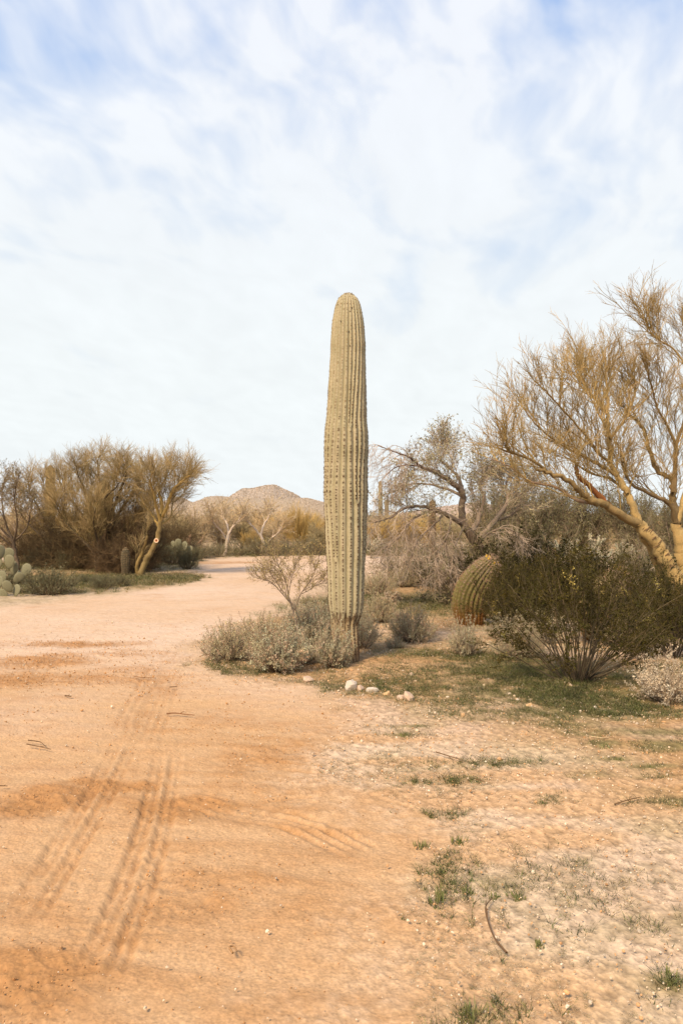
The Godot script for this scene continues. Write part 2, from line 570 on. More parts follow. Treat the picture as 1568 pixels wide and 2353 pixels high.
func pad_mesh() -> ArrayMesh:
	var b := Buf.new()
	var rows := 10
	var cols := 16
	var grid := []
	for i in rows + 1:
		var row := []
		var a := PI * i / rows
		for j in cols:
			var th := TAU * j / cols
			var y := -cos(a)
			var wide := sin(a) * (0.78 + 0.22 * y)
			row.push_back(Vector3(cos(th) * wide * 0.5, (y + 1) * 0.6, sin(th) * wide * 0.085))
		grid.push_back(row)
	for i in rows:
		for j in cols:
			var q := [grid[i][j], grid[i + 1][j], grid[i][(j + 1) % cols], grid[i + 1][(j + 1) % cols]]
			for tr in [[0, 1, 2], [2, 1, 3]]:
				var nn: Vector3 = (q[tr[2]] - q[tr[0]]).cross(q[tr[1]] - q[tr[0]])
				if nn.length() < 1e-9:
					continue
				var mid: Vector3 = (q[tr[0]] + q[tr[1]] + q[tr[2]]) / 3.0 - Vector3(0, 0.6, 0)
				var o := [q[tr[0]], q[tr[1]], q[tr[2]]]
				if nn.dot(mid) < 0:
					o = [o[0], o[2], o[1]]
				for p: Vector3 in o:
					b.v.push_back(p)
					b.n.push_back(Vector3(p.x / 0.25, (p.y - 0.6) / 0.36, p.z / 0.008).normalized())
					b.c.push_back(Color.WHITE)
	var st := spine_star(4, 0.05, 0.006, 0.016)
	for i in 5:
		for j in 4:
			for side: float in [-1.0, 1.0]:
				var y: float = 0.2 + 0.2 * i
				var k: float = (y / 0.6) - 1.0
				var half: float = sqrt(maxf(0.0, 1 - k * k)) * (0.78 + 0.22 * k) * 0.5
				var x: float = half * (-0.75 + 0.5 * j + (0.25 if i % 2 else 0.0))
				var z: float = 0.085 * sqrt(maxf(0.0, 1 - k * k)) * sqrt(maxf(0.0, 1 - pow(x / maxf(half, 0.01), 2))) * (0.78 + 0.22 * k)
				b.add(st, Transform3D(Basis(Vector3.RIGHT, Vector3(0, 0, side), Vector3(0, -side, 0)), Vector3(x, y, side * z)), Color(0.75, 0.6, 0.45))
	return b.mesh()

func prickly_pear(label: String, foot: Vector3, d: float, pads: Array, size: float, tint: Color) -> void:
	var t := thing("prickly_pear", label, "cactus", foot)
	var pm := pad_mesh()
	for q in pads:
		var o := part("pad", pm, M["pad"], t)
		o.position = at(q[0], q[1], d + rng.randf_range(-0.25, 0.25)) - foot - Vector3(0, size * 0.6, 0)
		o.rotation = Vector3(rng.randf_range(-0.3, 0.3), rng.randf_range(-0.7, 0.7) if q.size() < 4 else q[3], q[2])
		o.scale = Vector3.ONE * size * rng.randf_range(0.88, 1.12)

# Cholla: jointed stubby branches thick with pale spines.
func cholla_meshes(w: float, h: float, joint: Color, fuzz: Color, n: int) -> Array:
	var st := Buf.new()
	var fz := Buf.new()
	var star := spine_star(9, 0.035, 0.0022, 0.005)
	var tips := [[Vector3(0, -0.05, 0), Vector3.UP, 0]]
	var trunk := PackedVector3Array([Vector3(0, -0.05, 0), Vector3(0.03, h * 0.25, 0), Vector3(0, h * 0.45, 0.02)])
	st.tube(trunk, taper(3, 0.05, 0.035), 7, Color(0.10, 0.075, 0.05), Color(0.16, 0.12, 0.08))
	for k in n:
		var f := rng.randf_range(0.35, 1.0)
		var q := on(trunk, f)
		var az := rng.randf() * TAU
		var p: Vector3 = q[0]
		var dir := Vector3(cos(az), 0.5, sin(az)).normalized()
		for j in 4:
			var l := rng.randf_range(0.10, 0.2) * h
			var e := p + dir * l
			if Vector2(e.x, e.z).length() > w or e.y > h:
				dir = Vector3(dir.x * -0.2, 0.3, dir.z * -0.2).normalized()
				e = p + dir * l * 0.7
			st.tube(PackedVector3Array([p, p.lerp(e, 0.2), p.lerp(e, 0.8), e]), PackedFloat32Array([0.012, 0.024, 0.024, 0.006]), 6, vary(joint, 0.2), vary(joint, 0.2))
			for s in 16:
				var g := rng.randf()
				var o := rv()
				o = (o - dir * o.dot(dir)).normalized()
				fz.add(star, facing(o + dir * 0.3, rng.randf_range(0.7, 1.2), p.lerp(e, g) + o * 0.022), vary(fuzz, 0.25))
			p = e
			dir = (dir + rv() * 0.75 + Vector3.UP * 0.35).normalized()
	return [["stem", st.mesh(), M.skin], ["spines", fz.mesh(), M.twig, "stuff"]]

# ---------- ground ----------
const ROAD := [[-900, 1412], [-300, 1404], [0, 1394], [150, 1381], [330, 1356], [435, 1339], [464, 1326], [452, 1308], [462, 1293], [500, 1283], [600, 1278], [900, 1277], [1300, 1277], [2200, 1276], [2600, 1296], [1500, 1302], [1100, 1305], [900, 1312], [800, 1328], [740, 1345], [650, 1392], [560, 1425], [480, 1470], [452, 1500], [450, 1530], [540, 1562], [690, 1578], [790, 1602], [825, 1636], [770, 1675], [715, 1715], [760, 1760], [880, 1815], [955, 1890], [935, 1985], [905, 2090], [950, 2230], [1010, 2380], [1080, 2900]]
var mask := PackedFloat32Array()     # signed distance to the road's edge, positive on the road
const MX := 240
const MZ := 260
const M0 := Vector2(-30, -62)
const MS := 0.25
var rut := PackedFloat32Array()      # depth of wheel tracks
const RX := 900
const RZ := 900
const R0 := Vector2(-6.5, -10.5)
const RS := 0.0125
var dig := []                        # [centre, radius x, radius z] of churned patches
var grass_spots := []                # [centre, radius x, radius z, strength]
var bare_spots := []
var nz := {}

func noise(s: int, freq: float, oct := 3) -> FastNoiseLite:
	var f := FastNoiseLite.new()
	f.seed = s
	f.noise_type = FastNoiseLite.TYPE_SIMPLEX_SMOOTH
	f.frequency = freq
	f.fractal_octaves = oct
	return f

func road_mask() -> void:
	var poly := PackedVector2Array()
	for q in ROAD:
		var g := gp(q[0], q[1])
		poly.push_back(Vector2(g.x, g.z))
	poly.append_array([Vector2(1.2, 4), Vector2(-30, 4)])
	mask.resize(MX * MZ)
	var m := poly.size()
	for iz in MZ:
		for ix in MX:
			var p := M0 + Vector2(ix, iz) * MS
			var best := 1e9
			for k in m:
				var c := Geometry2D.get_closest_point_to_segment(p, poly[k], poly[(k + 1) % m])
				best = minf(best, p.distance_squared_to(c))
			best = sqrt(best)
			mask[iz * MX + ix] = best if Geometry2D.is_point_in_polygon(p, poly) else -best

func road_at(x: float, z: float) -> float:
	var fx := clampf((x - M0.x) / MS, 0, MX - 1.01)
	var fz := clampf((z - M0.y) / MS, 0, MZ - 1.01)
	var ix := int(fx)
	var iz := int(fz)
	fx -= ix; fz -= iz
	var k := iz * MX + ix
	return lerpf(lerpf(mask[k], mask[k + 1], fx), lerpf(mask[k + MX], mask[k + MX + 1], fx), fz)

# One wheel's track: parallel grooves along a path given in pixels of the photograph, with a chain of tread bars beside them.
func track(path: Array, grooves: Array, depth: float, half: float) -> void:
	var p := PackedVector3Array()
	for q in path:
		p.push_back(gp(q[0], q[1]))
	p = smooth(p, 12)
	var run := 0.0
	for i in p.size() - 1:
		var a := p[i]
		var l := a.distance_to(p[i + 1])
		var t := (p[i + 1] - a).normalized()
		var side := Vector3(t.z, 0, -t.x)
		var steps := maxi(1, int(l / 0.008))
		var ends := smoothstep(0.0, 0.15, float(i) / p.size()) * (1.0 - smoothstep(0.8, 1.0, float(i) / p.size()))
		for k in steps:
			var q := a.lerp(p[i + 1], float(k) / steps)
			run += l / steps
			for gr in grooves:
				var str_: float = depth * ends * clampf(0.8 + 0.55 * nz.soft.get_noise_2d(q.x * 1.6 + gr * 31.0, q.z * 1.6), 0.2, 1.2)
				var wob: float = 0.006 * nz.soft.get_noise_2d(run * 9.0, gr * 50.0)
				for o in range(-3, 4):
					var off: float = o * 0.011
					var w: Vector3 = q + side * (gr + off + wob)
					var ix := int((w.x - R0.x) / RS)
					var iz := int((w.z - R0.y) / RS)
					if ix < 0 or iz < 0 or ix >= RX or iz >= RZ:
						continue
					var f: float = 1.0 - absf(off) / half
					var h: float = -str_ * f if f > 0 else str_ * 0.3
					var at_ := iz * RX + ix
					rut[at_] = minf(rut[at_], h) if h < 0 else (maxf(rut[at_], h) if rut[at_] >= 0 else rut[at_])
			# cross bars of the tread
			var ph := fposmod(run, 0.055) / 0.055
			if ph < 0.35:
				for sd: float in [-1.0, 1.0]:
					for o in 5:
						var w: Vector3 = q + side * sd * (absf(grooves[0]) + 0.035 + o * 0.012)
						var ix := int((w.x - R0.x) / RS)
						var iz := int((w.z - R0.y) / RS)
						if ix >= 0 and iz >= 0 and ix < RX and iz < RZ:
							rut[iz * RX + ix] = minf(rut[iz * RX + ix], -depth * 0.22 * ends)

func rut_at(x: float, z: float) -> float:
	var fx := (x - R0.x) / RS
	var fz := (z - R0.y) / RS
	if fx < 0 or fz < 0 or fx >= RX - 1 or fz >= RZ - 1:
		return 0.0
	var ix := int(fx)
	var iz := int(fz)
	fx -= ix; fz -= iz
	var k := iz * RX + ix
	return lerpf(lerpf(rut[k], rut[k + 1], fx), lerpf(rut[k + RX], rut[k + RX + 1], fx), fz)

func green_at(x: float, z: float) -> float:
	var g := 0.0
	for q in grass_spots:
		var dx: float = (x - q[0].x) / q[1]
		var dz: float = (z - q[0].z) / q[2]
		var r := dx * dx + dz * dz
		if r < 4.0:
			g = maxf(g, q[3] * exp(-r * 1.1))
	return g

func orange_at(x: float, z: float, n: float) -> float:   # bare orange soil among the gravel
	var g := 0.0
	for q in bare_spots:
		var dx: float = (x - q[0].x) / q[1]
		var dz: float = (z - q[0].z) / q[2]
		var r := dx * dx + dz * dz
		if r < 4.0:
			g = maxf(g, exp(-r * r * 0.7) * 1.1 + n * 0.5)
	return clampf(g, 0, 0.95)

func churn_at(x: float, z: float) -> float:
	var g := 0.0
	for q in dig:
		var dx: float = (x - q[0].x) / q[1]
		var dz: float = (z - q[0].z) / q[2]
		var r := dx * dx + dz * dz
		if r < 4.0:
			g = maxf(g, q[3] * exp(-r * r * 0.9))
	return g

func edge_at(x: float, z: float) -> float:           # >0 on the road, its edge frayed
	return road_at(x, z) + 0.45 * nz.mid.get_noise_2d(x, z) + 0.14 * nz.fine.get_noise_2d(x, z)

func ground() -> void:
	nz = {"low": noise(1, 0.16), "mid": noise(2, 0.7), "fine": noise(3, 3.2), "grit": noise(4, 14.0, 2), "soft": noise(6, 1.0, 2), "streak": noise(8, 1.0, 3)}
	road_mask()
	rut.resize(RX * RZ)
	for q in [[[40, 2130], [95, 2040], [150, 1950], [215, 1850], [262, 1760], [290, 1700]], [[215, 2260], [265, 2150], [315, 2020], [350, 1910], [375, 1800], [388, 1720]]]:
		track(q, [-0.085, -0.035, 0.03, 0.075], 0.033, 0.022)
	track([[-60, 2210], [-10, 2140], [50, 2060], [110, 1960]], [-0.06, 0.0, 0.06], 0.006, 0.025)
	for q in [[[75, 1570], [90, 1535], [125, 1505], [190, 1478], [280, 1455], [400, 1425], [560, 1385], [640, 1360]], [[295, 1700], [310, 1640], [335, 1590], [365, 1540], [420, 1490], [500, 1440], [610, 1390]], [[330, 1720], [360, 1640], [385, 1570], [420, 1510], [470, 1470]], [[-150, 1560], [0, 1480], [140, 1435], [300, 1400], [470, 1365], [640, 1330]], [[-160, 1500], [20, 1440], [200, 1400], [400, 1365], [560, 1335], [700, 1310]], [[500, 1760], [640, 1752], [760, 1765], [880, 1790]], [[430, 1830], [560, 1860], [700, 1890], [840, 1960]], [[520, 1890], [620, 1840], [740, 1830]]]:
		track(q, [-0.1, -0.035, 0.03, 0.1], 0.022, 0.026)
	var soft := rut.duplicate()                      # loose sand slumps into the grooves
	for iz in range(1, RZ - 1):
		for ix in range(1, RX - 1):
			var k := iz * RX + ix
			if rut[k] != 0.0 or rut[k - 1] != 0.0 or rut[k + 1] != 0.0:
				soft[k] = (rut[k] * 2.0 + rut[k - 1] + rut[k + 1] + rut[k - RX] + rut[k + RX] + (rut[k - RX - 1] + rut[k + RX + 1] + rut[k - RX + 1] + rut[k + RX - 1]) * 0.5) / 8.0
	rut = soft
	for q in [[100, 1518, 0.6, 0.45, 0.9], [190, 1480, 0.75, 0.25, 0.9], [230, 1555, 0.8, 0.4, 0.6], [60, 1560, 0.5, 0.4, 0.6], [85, 1845, 0.24, 0.22, 1.0], [150, 1820, 0.25, 0.12, 0.7], [275, 1805, 0.22, 0.1, 0.9], [215, 1795, 0.2, 0.08, 0.7], [430, 1850, 0.3, 0.2, 0.5], [440, 2080, 0.2, 0.15, 0.5], [300, 1500, 0.5, 0.3, 0.4], [60, 1350, 2.2, 0.5, 0.5], [480, 1292, 2.0, 1.0, 0.8], [430, 2020, 0.2, 0.12, 0.4], [640, 1730, 0.35, 0.2, 0.4], [20, 2260, 0.3, 0.25, 0.6]]:
		dig.push_back([gp(q[0], q[1]), q[2], q[3], q[4]])
	for q in [[1290, 1560, 1.8, 0.75, 1.0], [1130, 1545, 0.9, 0.55, 0.95], [1430, 1605, 1.3, 0.55, 1.0], [1190, 1600, 1.0, 0.35, 0.85], [1330, 1640, 0.9, 0.3, 0.9], [1060, 1510, 0.9, 0.45, 0.5], [1380, 1640, 0.8, 0.22, 0.75], [1330, 1670, 0.4, 0.12, 0.6], [1385, 1712, 0.16, 0.10, 0.9], [1355, 1690, 0.2, 0.09, 0.7], [1410, 1745, 0.13, 0.05, 0.7], [1490, 1765, 0.17, 0.05, 0.9], [1500, 1690, 0.55, 0.14, 0.75], [1560, 1720, 0.4, 0.16, 0.8], [1350, 1785, 0.2, 0.07, 0.5], [1120, 1755, 0.35, 0.08, 0.55], [925, 1692, 0.17, 0.07, 0.85], [945, 1672, 0.14, 0.04, 0.7], [1100, 1390, 2.5, 1.6, 0.6], [1000, 1385, 2.2, 1.0, 0.8], [860, 1590, 0.8, 0.2, 0.45], [960, 1590, 0.5, 0.2, 0.3], [780, 1575, 0.6, 0.2, 0.4], [620, 1548, 0.7, 0.3, 0.5], [540, 1530, 0.4, 0.3, 0.4], [1270, 1840, 0.14, 0.06, 0.6], [1240, 1850, 0.12, 0.05, 0.5], [1530, 1850, 0.25, 0.08, 0.7], [1490, 1790, 0.2, 0.05, 0.6], [1010, 1870, 0.14, 0.06, 0.7], [985, 1795, 0.18, 0.06, 0.6], [1040, 1790, 0.2, 0.04, 0.5], [1510, 2130, 0.3, 0.1, 0.4], [1545, 2270, 0.12, 0.08, 0.7], [1085, 2330, 0.14, 0.09, 0.7], [1200, 2030, 0.5, 0.3, 0.3], [960, 1985, 0.2, 0.08, 0.55], [300, 1330, 2.8, 1.3, 0.95], [410, 1333, 0.9, 0.9, 1.0], [200, 1345, 2.0, 0.8, 0.7], [110, 1360, 1.6, 0.5, 0.4], [60, 1300, 3, 2.5, 0.4], [220, 1300, 4, 3, 0.5], [480, 1270, 4, 3, 0.5], [650, 1270, 6, 3, 0.5], [900, 1265, 8, 4, 0.5]]:
		grass_spots.push_back([gp(q[0], q[1]), q[2], q[3], q[4]])
	for q in [[1080, 1785, 0.62, 0.16], [1000, 1830, 0.5, 0.2], [1210, 1840, 0.6, 0.15], [1370, 1860, 0.5, 0.12], [1180, 2280, 0.38, 0.26], [1060, 1960, 0.3, 0.15], [880, 1700, 0.4, 0.1], [1530, 1630, 0.4, 0.15], [940, 1750, 0.4, 0.1], [1480, 1800, 0.4, 0.08], [1260, 1930, 0.35, 0.12], [1010, 2130, 0.25, 0.2], [1090, 1560, 0.5, 0.2], [900, 1545, 1.2, 0.35]]:
		bare_spots.push_back([gp(q[0], q[1]), q[2], q[3]])
	# rows finer towards the middle of the place, where wheels and feet have worked the soil
	var zs := PackedFloat32Array()
	var d := 1.35
	while d < 64.0:
		zs.push_back(-d)
		d *= 1.0052
	var cols := 500
	var rows := zs.size()
	var spk := RandomNumberGenerator.new()
	spk.seed = 4
	var hs := PackedFloat32Array()
	var xs := PackedFloat32Array()
	var cs := PackedColorArray()
	var onroad := PackedByteArray()
	var total := rows * cols
	hs.resize(total); xs.resize(total); cs.resize(total); onroad.resize(total)
	var pale := Color(0.67, 0.50, 0.375)
	var sand := Color(0.57, 0.36, 0.20)
	var deep := Color(0.40, 0.20, 0.08)
	var straw := Color(0.55, 0.41, 0.265)
	var soil := Color(0.46, 0.27, 0.13)
	var litter := Color(0.23, 0.185, 0.085)
	for i in rows:
		var z := zs[i]
		var wide := 0.57 * -z + 1.1
		for j in cols:
			var f := (float(j) / (cols - 1)) * 2.0 - 1.0
			var x := wide * f
			var k := i * cols + j
			var e := edge_at(x, z)
			var fine_edge: float = nz.fine.get_noise_2d(x * 2.5 + 9.0, z * 2.5)
			var m := smoothstep(-0.55, 0.45, e + 0.25 * fine_edge)
			var low: float = nz.low.get_noise_2d(x, z)
			var mid: float = nz.mid.get_noise_2d(x + 40, z)
			var fine: float = nz.fine.get_noise_2d(x, z + 20)
			var grit: float = nz.grit.get_noise_2d(x, z) if z > -14 else 0.0
			var ch := churn_at(x, z)
			var r := rut_at(x, z)
			var streak: float = nz.streak.get_noise_2d(x * 0.55 + z * 0.5, z * 3.6 - x * 0.7)
			var h := 0.02 * low + 0.012 * mid * (1.5 - m)
			var rough := 0.35 + 0.65 * clampf(0.5 + 1.4 * mid, 0, 1)
			h += m * (fine * 0.006 * rough + grit * 0.0042 * rough + r + ch * (fine * 0.028 + grit * 0.014 - 0.006) + streak * 0.006)
			var speck := spk.randf_range(-1.0, 1.0)
			h += (1 - m) * (fine * 0.0025 + grit * 0.004 + speck * 0.0035 + 0.012) + m * speck * 0.0006
			# ground colour, set darker along the wheel grooves the deeper they run
			var near := smoothstep(3.5, 11.5, -z + low * 2.5 + mid * 1.2)
			var c := sand.lerp(pale, clampf(near * 0.85 + low * 0.5 - 0.05 + streak * 0.25, 0, 1))
			c = c.lerp(deep, clampf(0.25 * (1 - near) + 0.35 * fine + 0.4 * streak + ch * 0.85 + 0.35 * mid - 0.06 + clampf(-r * 16.0, 0.0, 0.35), 0, 0.85))
			var gr := green_at(x, z)
			var o := straw.lerp(soil, clampf(0.42 + 1.5 * low + 0.8 * mid, 0, 1))
			o = o.lerp(pale, clampf(0.25 + mid * 1.1 - low, 0, 0.55))
			o = o.lerp(litter, clampf(gr * 1.15 + fine * 0.45 + (0.25 if z < -9.5 else 0.0), 0, 0.9))
			o = o.lerp(sand, orange_at(x, z, mid + fine * 0.5) * (1.0 - clampf(gr * 0.8, 0, 0.8)))
			o = o * (0.95 + grit * 0.45 + speck * 0.17)
			c = o.lerp(c, m) * (1.0 + m * (grit * 0.14 + fine * 0.08 + speck * 0.045))
			# the sheet dives under the wide plain at its rim
			var rim := maxf(smoothstep(0.93, 1.0, absf(f)), maxf(smoothstep(56.0, 62.0, -z), 1.0 - smoothstep(1.35, 1.5, -z)))
			hs[k] = lerpf(h, -0.12, rim)
			xs[k] = x
			cs[k] = c
			onroad[k] = 1 if e > 0.0 else 0
	var kinds := [{}, {}]
	for s in 2:
		var map_ := PackedInt32Array()
		map_.resize(total)
		map_.fill(-1)
		var v := PackedVector3Array()
		var n := PackedVector3Array()
		var c := PackedColorArray()
		var idx := PackedInt32Array()
		for i in rows - 1:
			for j in cols - 1:
				var a := i * cols + j
				if onroad[a] != s:
					continue
				for q: int in [a, a + cols, a + 1, a + 1, a + cols, a + cols + 1]:
					if map_[q] < 0:
						map_[q] = v.size()
						var qi := q / cols
						var qj := q % cols
						var jl := maxi(qj - 1, 0) + qi * cols
						var jr := mini(qj + 1, cols - 1) + qi * cols
						var iu := qj + mini(qi + 1, rows - 1) * cols
						var idn := qj + maxi(qi - 1, 0) * cols
						var dx := (hs[jr] - hs[jl]) / (xs[jr] - xs[jl])
						var dz := (hs[iu] - hs[idn]) / (zs[mini(qi + 1, rows - 1)] - zs[maxi(qi - 1, 0)])
						v.push_back(Vector3(xs[q], hs[q], zs[qi]))
						n.push_back(Vector3(-dx, 1, -dz).normalized())
						c.push_back(cs[q])
					idx.push_back(map_[q])
		var arr := []
		arr.resize(Mesh.ARRAY_MAX)
		arr[Mesh.ARRAY_VERTEX] = v
		arr[Mesh.ARRAY_NORMAL] = n
		arr[Mesh.ARRAY_COLOR] = c
		arr[Mesh.ARRAY_INDEX] = idx
		var am := ArrayMesh.new()
		am.add_surface_from_arrays(Mesh.PRIMITIVE_TRIANGLES, arr)
		var o := part("dirt_road" if s else "ground", am, M.soil, self, "structure")
		o.set_meta("label", "pale orange dirt track that bends left past the saguaro" if s else "dry gravelly desert floor beside the dirt track")
	# the plain out to the horizon
	var b := Buf.new()
	var tone := Color(0.34, 0.235, 0.14)
	for i in 24:
		for j in 24:
			var p := []
			for q in [[0, 0], [1, 0], [0, 1], [1, 1]]:
				var fx: float = (i + q[0]) / 12.0 - 1.0
				var fz: float = (j + q[1]) / 12.0 - 1.0
				p.push_back(Vector3(signf(fx) * pow(absf(fx), 3) * 4000, -0.05, signf(fz) * pow(absf(fz), 3) * 4000))
			b.tri(p[0], p[1], p[2], Vector3.UP, tone)
			b.tri(p[1], p[3], p[2], Vector3.UP, tone)
	var o := part("plain", b.mesh(), M.soil, self, "structure")
	o.set_meta("label", "flat desert plain reaching to the horizon")

# ---------- hills ----------
func hill(called: String, label: String, crest: Array, d: float, deep: float, tone: Color, shrubs: int) -> void:
	var c := PackedVector3Array()
	for q in crest:
		c.push_back(at(q[0], q[1], d))
	c = smooth(c, 10)
	var ns := noise(21, 0.02, 4)
	var rows := 44
	var v := []
	for i in rows + 1:
		var f := float(i) / rows * 2.0 - 1.0
		for p in c:
			var fall := pow(cos(f * PI * 0.5), 1.3)
			var q := Vector3(p.x * (1.0 + f * 0.02), 0, p.z - f * deep)
			var bump: float = ns.get_noise_2d(q.x, q.z)
			q.y = maxf(p.y, 0.5) * fall * (1.0 + bump * 0.25 * (1.0 - fall)) + (bump * 0.8 * smoothstep(0.0, 0.3, absf(f))) - 0.4
			v.push_back(q)
	var b := Buf.new()
	var m := c.size()
	for i in rows:
		for j in m - 1:
			var k := i * m + j
			for tr in [[k, k + 1, k + m], [k + 1, k + m + 1, k + m]]:
				var nn: Vector3 = (v[tr[2]] - v[tr[0]]).cross(v[tr[1]] - v[tr[0]]).normalized()
				if nn.y < 0:
					nn = -nn
				b.tri(v[tr[0]], v[tr[1]], v[tr[2]], nn, vary(tone, 0.10))
	var t := thing(called, label, "hill")
	t.set_meta("kind", "structure")
	part("slope", b.mesh(), M.rock, t)
	var where := []
	var cols := PackedColorArray()
	for k in shrubs:
		var j := rng.randi() % (m - 1)
		var f := rng.randf_range(-1.0, 0.35)
		var i := int((f * 0.5 + 0.5) * rows)
		var q: Vector3 = v[i * m + j].lerp(v[(i + 1) * m + j + 1], rng.randf())
		var s := d / 700.0 * rng.randf_range(0.3, 0.75)
		where.push_back(Transform3D(Basis(Vector3.UP, rng.randf() * TAU).scaled(Vector3(s, s * rng.randf_range(0.6, 1.1), s)), q - Vector3(0, 0.1, 0)))
		cols.push_back(vary(Color(0.25, 0.20, 0.15) if rng.randf() < 0.6 else Color(0.41, 0.33, 0.275), 0.18))
	var o := scatter(boulder(3, 1.0, 0.5), M.twig, where, cols)
	o.name = "slope_scrub_and_boulders"
	t.add_child(o, true)

func boulder(sd: int, flat: float, rough: float, seg := 7) -> ArrayMesh:
	var ns := noise(sd, 0.9, 2)
	var cuts := []
	var rr := RandomNumberGenerator.new()
	rr.seed = sd * 77
	for k in 9:
		cuts.push_back([Vector3(rr.randfn(), rr.randfn(), rr.randfn()).normalized(), rr.randf_range(0.55, 0.9)])
	var v := []
	for i in seg + 1:
		for j in seg * 2 + 1:
			var a := PI * i / seg
			var th := TAU * (j % (seg * 2)) / (seg * 2)
			var d := Vector3(sin(a) * cos(th), cos(a), sin(a) * sin(th))
			var r := 1.0 + rough * ns.get_noise_3dv(d * 1.3)
			var p := d * r
			for q in cuts:
				var over: float = p.dot(q[0]) - q[1]
				if over > 0:
					p -= q[0] * over * 0.92
			v.push_back(Vector3(p.x, p.y * flat, p.z))
	var b := Buf.new()
	var m := seg * 2 + 1
	for i in seg:
		for j in seg * 2:
			var k := i * m + j
			for tr in [[k, k + 1, k + m], [k + 1, k + m + 1, k + m]]:
				var nn: Vector3 = (v[tr[2]] - v[tr[0]]).cross(v[tr[1]] - v[tr[0]])
				if nn.length() < 1e-7:
					continue
				nn = nn.normalized()
				if nn.dot(v[tr[0]] + v[tr[1]] + v[tr[2]]) < 0:
					nn = -nn
				b.tri(v[tr[0]], v[tr[1]], v[tr[2]], nn, Color.WHITE)
	return b.mesh()

# ---------- sky ----------
var sky_noise := []

func sky_colour(az: float, el: float) -> Color:
	if el < -0.02:
		return Color(0.36, 0.28, 0.20)
	var sy := sin(maxf(el, 0.0))
	var cy := cos(el)
	# where the line of sight meets a layer of cloud; the layer is curved so that it does not run to infinity
	var t := 1.0 / (sy + 0.22)
	var x := sin(az) * cy * t
	var z := -cos(az) * cy * t
	var q: float = sky_noise[2].get_noise_2d(x * 0.9, z * 0.9) * 0.22
	var q2: float = sky_noise[2].get_noise_2d(x * 3.1 + 7.0, z * 3.1) * 0.05
	var a: float = sky_noise[0].get_noise_2d(x * 1.9 + q, z * 1.3 - q)
	var s: float = sky_noise[1].get_noise_2d(x * 2.0 + z * 0.55 + q * 1.6 + q2, z * 1.0 - x * 0.35 + q2)
	var f: float = sky_noise[1].get_noise_2d(x * 6.5 + z * 2.2 + q2 * 5.0, z * 3.4 - x * 1.4 + q2 * 4.0)
	var high := smoothstep(0.10, 0.62, sy)
	var cover := clampf(1.52 - high * 0.80 + a * 0.8 + s * 0.7 + f * 0.5 * high - 0.45 * smoothstep(0.36, 0.6, sy) * maxf(-sin(az), 0.4 * sin(az)) * 2.0, 0.0, 1.0)
	cover = lerpf(1.0, cover, smoothstep(0.02, 0.36, sy))
	var blue := Color(0.55, 0.69, 0.88).lerp(Color(0.31, 0.48, 0.83), smoothstep(0.25, 0.62, sy))
	var cl := Color(0.845, 0.89, 0.90).lerp(Color(0.82, 0.85, 0.93), high * 0.8) * (1.02 + 0.03 * f + 0.03 * s)
	return blue.lerp(cl, 0.06 + 0.94 * cover) * 0.70

func sky_part(w: int, h: int, x0: int, x1: int, y0: int, y1: int) -> Image:
	var data := PackedFloat32Array()
	data.resize((x1 - x0) * (y1 - y0) * 3)
	var k := 0
	for iy in range(y0, y1):
		var el := PI * 0.5 - (iy + 0.5) / h * PI
		for ix in range(x0, x1):
			var c := sky_colour((ix + 0.5) / w * TAU, el)
			data[k] = c.r; data[k + 1] = c.g; data[k + 2] = c.b
			k += 3
	return Image.create_from_data(x1 - x0, y1 - y0, false, Image.FORMAT_RGBF, data.to_byte_array())

func sky_image() -> ImageTexture:
	sky_noise = [noise(31, 0.55, 4), noise(32, 1.6, 5), noise(33, 0.9, 2)]
	# the whole dome, then the same clouds again at a finer grain on the side that is in view
	var whole := sky_part(1024, 512, 0, 1024, 0, 512)
	whole.resize(4096, 2048, Image.INTERPOLATE_BILINEAR)
	for side in [[0, 420], [3676, 4096]]:
		whole.blit_rect(sky_part(4096, 2048, side[0], side[1], 500, 1030), Rect2i(0, 0, 420, 530), Vector2i(side[0], 500))
	return ImageTexture.create_from_image(whole)

# ---------- materials ----------
func seamless(size: int, s: int, freq: float, oct: int, lo: float, hi: float, normalize := true) -> ImageTexture:
	var f := noise(s, freq, oct)
	var im := f.get_seamless_image(size, size, false, false, 0.1, normalize)
	im.convert(Image.FORMAT_RGB8)
	if lo > 0.0 or hi < 1.0:
		var d := im.get_data()
		for i in d.size():
			d[i] = int(255.0 * lerpf(lo, hi, d[i] / 255.0))
		im = Image.create_from_data(size, size, false, Image.FORMAT_RGB8, d)
	return ImageTexture.create_from_image(im)

func mat(rough: float, spec := 0.25) -> StandardMaterial3D:
	var m := StandardMaterial3D.new()
	m.vertex_color_use_as_albedo = true
	m.roughness = rough
	m.metallic_specular = spec
	return m

func textured(m: StandardMaterial3D, tex: Texture2D, scale: float, relief: Texture2D, cm: float, world := false) -> StandardMaterial3D:
	m.uv1_triplanar = true
	m.uv1_world_triplanar = world
	m.uv1_scale = Vector3.ONE * scale
	if tex:
		m.albedo_texture = tex
	if relief:
		m.heightmap_enabled = true
		m.heightmap_texture = relief
		m.heightmap_scale = cm
	return m

